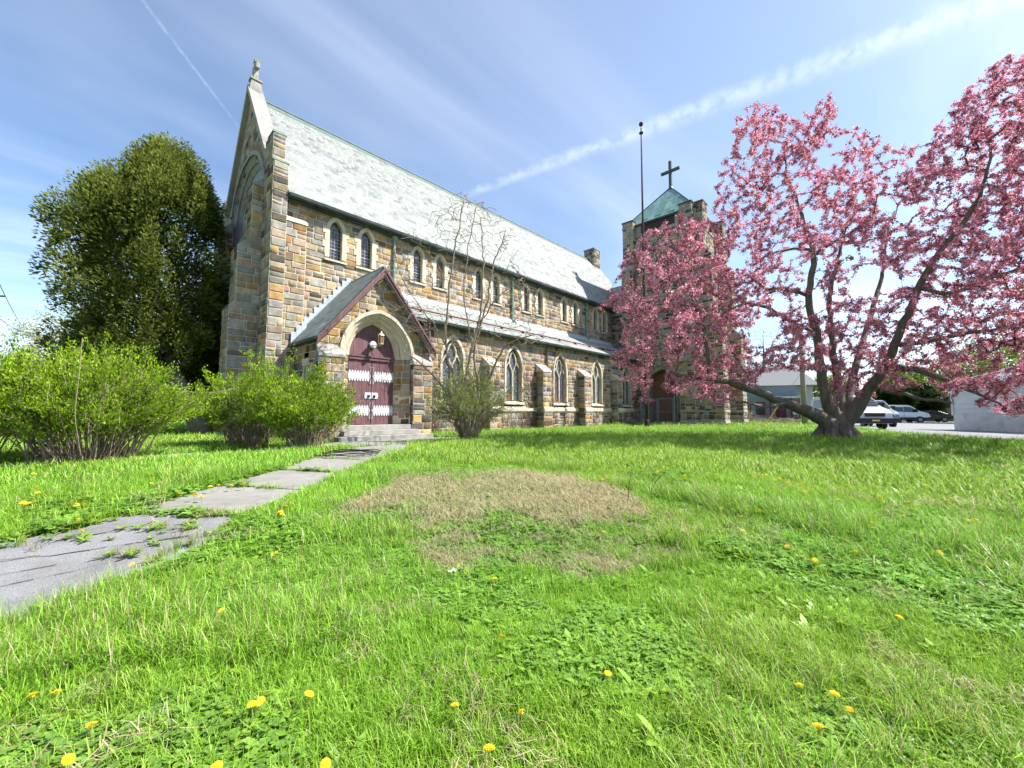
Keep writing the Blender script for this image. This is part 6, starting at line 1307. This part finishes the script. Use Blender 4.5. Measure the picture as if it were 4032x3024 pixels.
def layer(n_per, r0, r1, s, far=False):
    q = region(n_per, r0, r1); n = len(q); x, y = q[:, 0], q[:, 1]; a = fbm(x, y, .55); c = fbm(x + 40, y + 9, .9); e = fbm(x - 20, y + 50, 1.7)
    kind = rng.integers(0, 4, n) if not far else rng.integers(10, 12, n); u = rng.random(n)
    if not far:
        kind = np.where((a > .56) & (u < .6), rng.integers(4, 6, n), kind); kind = np.where((c > .60) & (u < .45), 7, kind); kind = np.where((e > .62) & (u < .16), 6, kind)
        kind = np.where((e < .42) & (u < .05), rng.integers(8, 10, n), kind)
    dm = inpoly(x + (c - .5) * .9, y + (e - .5) * .9, MOUND); dry = dm & (u < .10 + .68 * smooth((fbm(x + 5, y + 2, 1.0) - .40) * 6)); kind = np.where(dry, rng.integers(8, 10, n), kind); kind = np.where(dm & ~dry & (u > .8), 7, kind)
    tn = np.ones((n, 3)) * (0.88 + .36 * fbm(x + 3, y + 70, .35))[:, None] * rng.uniform(.85, 1.15, (n, 1)); yel = smooth((fbm(x + 90, y + 20, .28) - .38) * 4)[:, None]
    tn = tn * (np.array([.90, 1.0, .85]) * (1 - yel) + np.array([1.06, 1.03, 1.0]) * yel)
    k_ = s * rng.uniform(.75, 1.25, n) * np.where(dm, .85, 1.0) * (.80 + .45 * fbm(x + 11, y - 8, .7))
    setn(q, kind, k_, tn)
layer(900, 0, 4.2, .95); layer(330, 4.2, 8.5, 1.35); layer(110, 8.5, 15, 1.75, True); layer(42, 15, 27, 2.3, True); layer(9, 27, 60, 3.6, True)
# rough edges of path and weeds in the joints
def edge(a, b, n, off, kinds, s): t_ = rng.random((n, 1)); a = np.array(a); b = np.array(b); q = a + (b - a) * t_ + rng.normal(size=(n, 2)) * off; setn(q, rng.choice(kinds, n), s * rng.uniform(.6, 1.3, n), np.ones((n, 3)) * rng.uniform(.8, 1.15, (n, 1)))
for P_ in (JL, JR):
    for a, b in zip(P_[:-1], P_[1:]): edge(a, b, 34, .03, [4, 7, 6], .6)
for i in range(5): edge(JL[i], JR[i], 24, .03, [6, 7, 4, 7], .65)
edge(JL[0], JR[0], 40, .09, [6, 6, 7, 8], .8); edge((-.3, 5.7), (1.0, 5.3), 24, .12, [6, 7, 8, 6], .75); edge((-2.6, 5.6), (-.2, 5.8), 60, .09, [4, 6, 7], .9); edge((-.3, 3.82), (1.3, 5.3), 40, .04, [4, 5, 6, 8], .7)
edge((.2, 4.85), (.6, 5.0), 8, .05, [6, 8], .8)
for x0 in np.arange(5, 27, 1.0): edge((x0, 13.75), (x0 + 1, 13.75), 16 if x0 > 9 else 0, .12, [4, 5, 7], 1.3)
Q = np.concatenate([p[0] for p in pts]); KI = np.concatenate([p[1] for p in pts]).astype(np.int32); SC = np.concatenate([p[2] for p in pts]).astype(np.float32); TN = np.concatenate([p[3] for p in pts]).astype(np.float32)
onp = np.zeros(len(Q), bool)
for pl in PATH_POLYS: onp |= inpoly(Q[:, 0], Q[:, 1], pl)
ZZ = gz(Q[:, 0], Q[:, 1]) + np.where(onp, .022, -.004); me = bpy.data.meshes.new('grass'); me.vertices.add(len(Q)); me.vertices.foreach_set('co', np.c_[Q, ZZ].astype(np.float32).ravel())
a = me.attributes.new('idx', 'INT', 'POINT'); a.data.foreach_set('value', KI); a = me.attributes.new('scl', 'FLOAT', 'POINT'); a.data.foreach_set('value', SC)
a = me.attributes.new('rot', 'FLOAT_VECTOR', 'POINT'); rt3 = np.c_[rng.normal(size=(len(Q), 2)) * .12, rng.uniform(0, 6.28, len(Q))]; a.data.foreach_set('vector', rt3.astype(np.float32).ravel())
a = me.attributes.new('tint', 'FLOAT_COLOR', 'POINT'); a.data.foreach_set('color', np.c_[TN, np.ones(len(TN))].astype(np.float32).ravel())
me.update(); grass = bpy.data.objects.new('grass', me); COL.objects.link(grass); tag(grass, 'lush green spring grass with weeds and dry straw patches', 'grass', kind='stuff')
ng = bpy.data.node_groups.new('scatter', 'GeometryNodeTree'); ng.interface.new_socket('Geometry', in_out='INPUT', socket_type='NodeSocketGeometry'); ng.interface.new_socket('Geometry', in_out='OUTPUT', socket_type='NodeSocketGeometry')
gi = ng.nodes.new('NodeGroupInput'); go = ng.nodes.new('NodeGroupOutput'); iop = ng.nodes.new('GeometryNodeInstanceOnPoints'); ci = ng.nodes.new('GeometryNodeCollectionInfo'); ci.inputs['Collection'].default_value = clumps; ci.inputs['Separate Children'].default_value = True; ci.inputs['Reset Children'].default_value = True
def na(nm, ty): n = ng.nodes.new('GeometryNodeInputNamedAttribute'); n.data_type = ty; n.inputs[0].default_value = nm; return n.outputs[0]
ng.links.new(gi.outputs[0], iop.inputs['Points']); ng.links.new(ci.outputs[0], iop.inputs['Instance']); iop.inputs['Pick Instance'].default_value = True
ng.links.new(na('idx', 'INT'), iop.inputs['Instance Index']); ng.links.new(na('scl', 'FLOAT'), iop.inputs['Scale']); ng.links.new(na('rot', 'FLOAT_VECTOR'), iop.inputs['Rotation']); ng.links.new(iop.outputs[0], go.inputs[0])
md = grass.modifiers.new('scatter', 'NODES'); md.node_group = ng
print('grass points', len(Q))
# dandelions
M['dand'] = mat('dandelion_petal', (.86, .66, .03), .6, .05, 60, translucent=.25); M['dstem'] = mat('dandelion_stem', (.22, .30, .08), .6, .1)
hm = MB(); nb = 18
for lay, (r0, z0, z1) in enumerate(((.027, .001, .001), (.022, .004, .005), (.013, .006, .009))):
    for k in range(nb):
        a0 = 2 * math.pi * (k + lay * .5) / nb; w_ = .16; c = [(.002 * math.cos(a0), .002 * math.sin(a0), z0), (r0 * .8 * math.cos(a0 - w_), r0 * .8 * math.sin(a0 - w_), z1 + .002), (r0 * math.cos(a0), r0 * math.sin(a0), z1), (r0 * .8 * math.cos(a0 + w_), r0 * .8 * math.sin(a0 + w_), z1 + .002)]; hm.add(c, [(0, 1, 2, 3)])
hm.lathe((0, 0, -.014), [(.004, 0), (.010, .006), (.008, .014)], 8); head_o = hm.build('flower_head', M['dand']); sm_ = MB(); sm_.tube([(0, 0, -.16), (.006, .002, -.08), (0, 0, -.012)], .0028, 5); stem_o = sm_.build('stem', M['dstem']); head_me, stem_me = head_o.data, stem_o.data
bpy.data.objects.remove(head_o); bpy.data.objects.remove(stem_o)
NEAR = [(70, 1497), (122, 1490), (197, 1561), (148, 1635), (545, 1515), (562, 1511), (668, 1494), (478, 1316), (703, 1645), (468, 1650), (1083, 1371), (982, 1519), (1126, 1535), (1057, 1614), (1313, 1452), (1726, 1478), (1803, 1496), (1834, 1531), (1767, 1568), (1942, 1330), (2137, 1219), (597, 1185), (590, 1191), (285, 1214), (1068, 1245)]
MIDL = [(73, 1075), (60, 1079), (50, 1078), (80, 1047), (82, 1058), (170, 1110), (178, 1136), (165, 1083), (182, 1082), (322, 1018), (330, 1027), (328, 1038), (415, 1024), (440, 1028), (455, 1043), (472, 1040), (500, 1042), (527, 1038), (385, 1056), (420, 1060), (435, 1065), (629, 1083), (617, 1090), (609, 1105), (606, 1100), (73, 1018), (410, 993)]
FARR = [(1604, 1143), (1780, 1133), (1783, 1130), (1828, 1123), (1882, 1125), (1886, 1137), (1884, 1147), (2045, 1076), (2062, 1076), (1685, 1030), (1700, 1040), (1644, 1020), (1655, 1022), (1545, 1022), (1728, 1044), (1830, 1044), (2120, 1030), (2172, 1032), (1600, 1112), (1557, 1094), (2090, 1120), (2105, 1118), (2070, 1148), (1960, 1080), (1900, 1068), (2168, 1003), (2180, 1001), (1250, 1001), (1350, 1008), (1302, 1035), (1500, 1060), (1640, 1100), (1700, 1180), (1760, 1210), (1850, 1190), (1990, 1150), (2030, 1190), (2110, 1165), (2180, 1140), (1950, 1110), (1810, 1075), (1740, 1060), (1480, 1030), (1420, 1015), (2000, 1040), (2060, 1030)]
def dlabel(cls, dx, dy):
    if cls == 'm': return ('yellow dandelion in the grass strip left of the path' if dx < 560 else 'yellow dandelion at the right edge of the path slabs'), 'dandelions beside the path'
    if cls == 'f': return ('small yellow dandelion in the sunny lawn before the blossom tree' if dx > 1500 else 'small yellow dandelion beyond the dry mound'), 'dandelions out on the lawn'
    k = 'bottom left corner' if dx < 300 else 'bottom edge left of the middle' if dx < 800 and dy > 1400 else 'path and dry mound' if dx < 800 else 'bottom edge in the middle' if dx < 1500 else 'bottom edge at the right' if dy > 1400 else 'trodden track at the right'
    return 'large yellow dandelion near the ' + k, 'dandelions in the near grass'
for cls, lst in (('n', NEAR), ('m', MIDL), ('f', FARR)):
    for dx, dy in lst:
        x, y, z = lift_on(dx, dy); zt = .10 + random.uniform(0, .03); f = (EYE.z - z - zt) / (EYE.z - z); x, y = x * f, y * f; z = gzf(x, y)
        lb_, gr_ = dlabel(cls, dx, dy); r = empty('dandelion', lb_, 'dandelion', (x, y, z), gr_); s = {'n': .85, 'm': 1.15, 'f': 1.25}[cls] * random.uniform(.85, 1.12)
        hd_ = bpy.data.objects.new('flower_head', head_me); COL.objects.link(hd_); hd_.parent = r; hd_.location = (0, 0, zt); hd_.scale = (s, s, s); hd_.rotation_euler = (random.gauss(.25, .2), random.gauss(-.2, .2), random.uniform(0, 6))
        st_ = bpy.data.objects.new('stem', stem_me); COL.objects.link(st_); st_.parent = r; st_.location = (0, 0, zt)
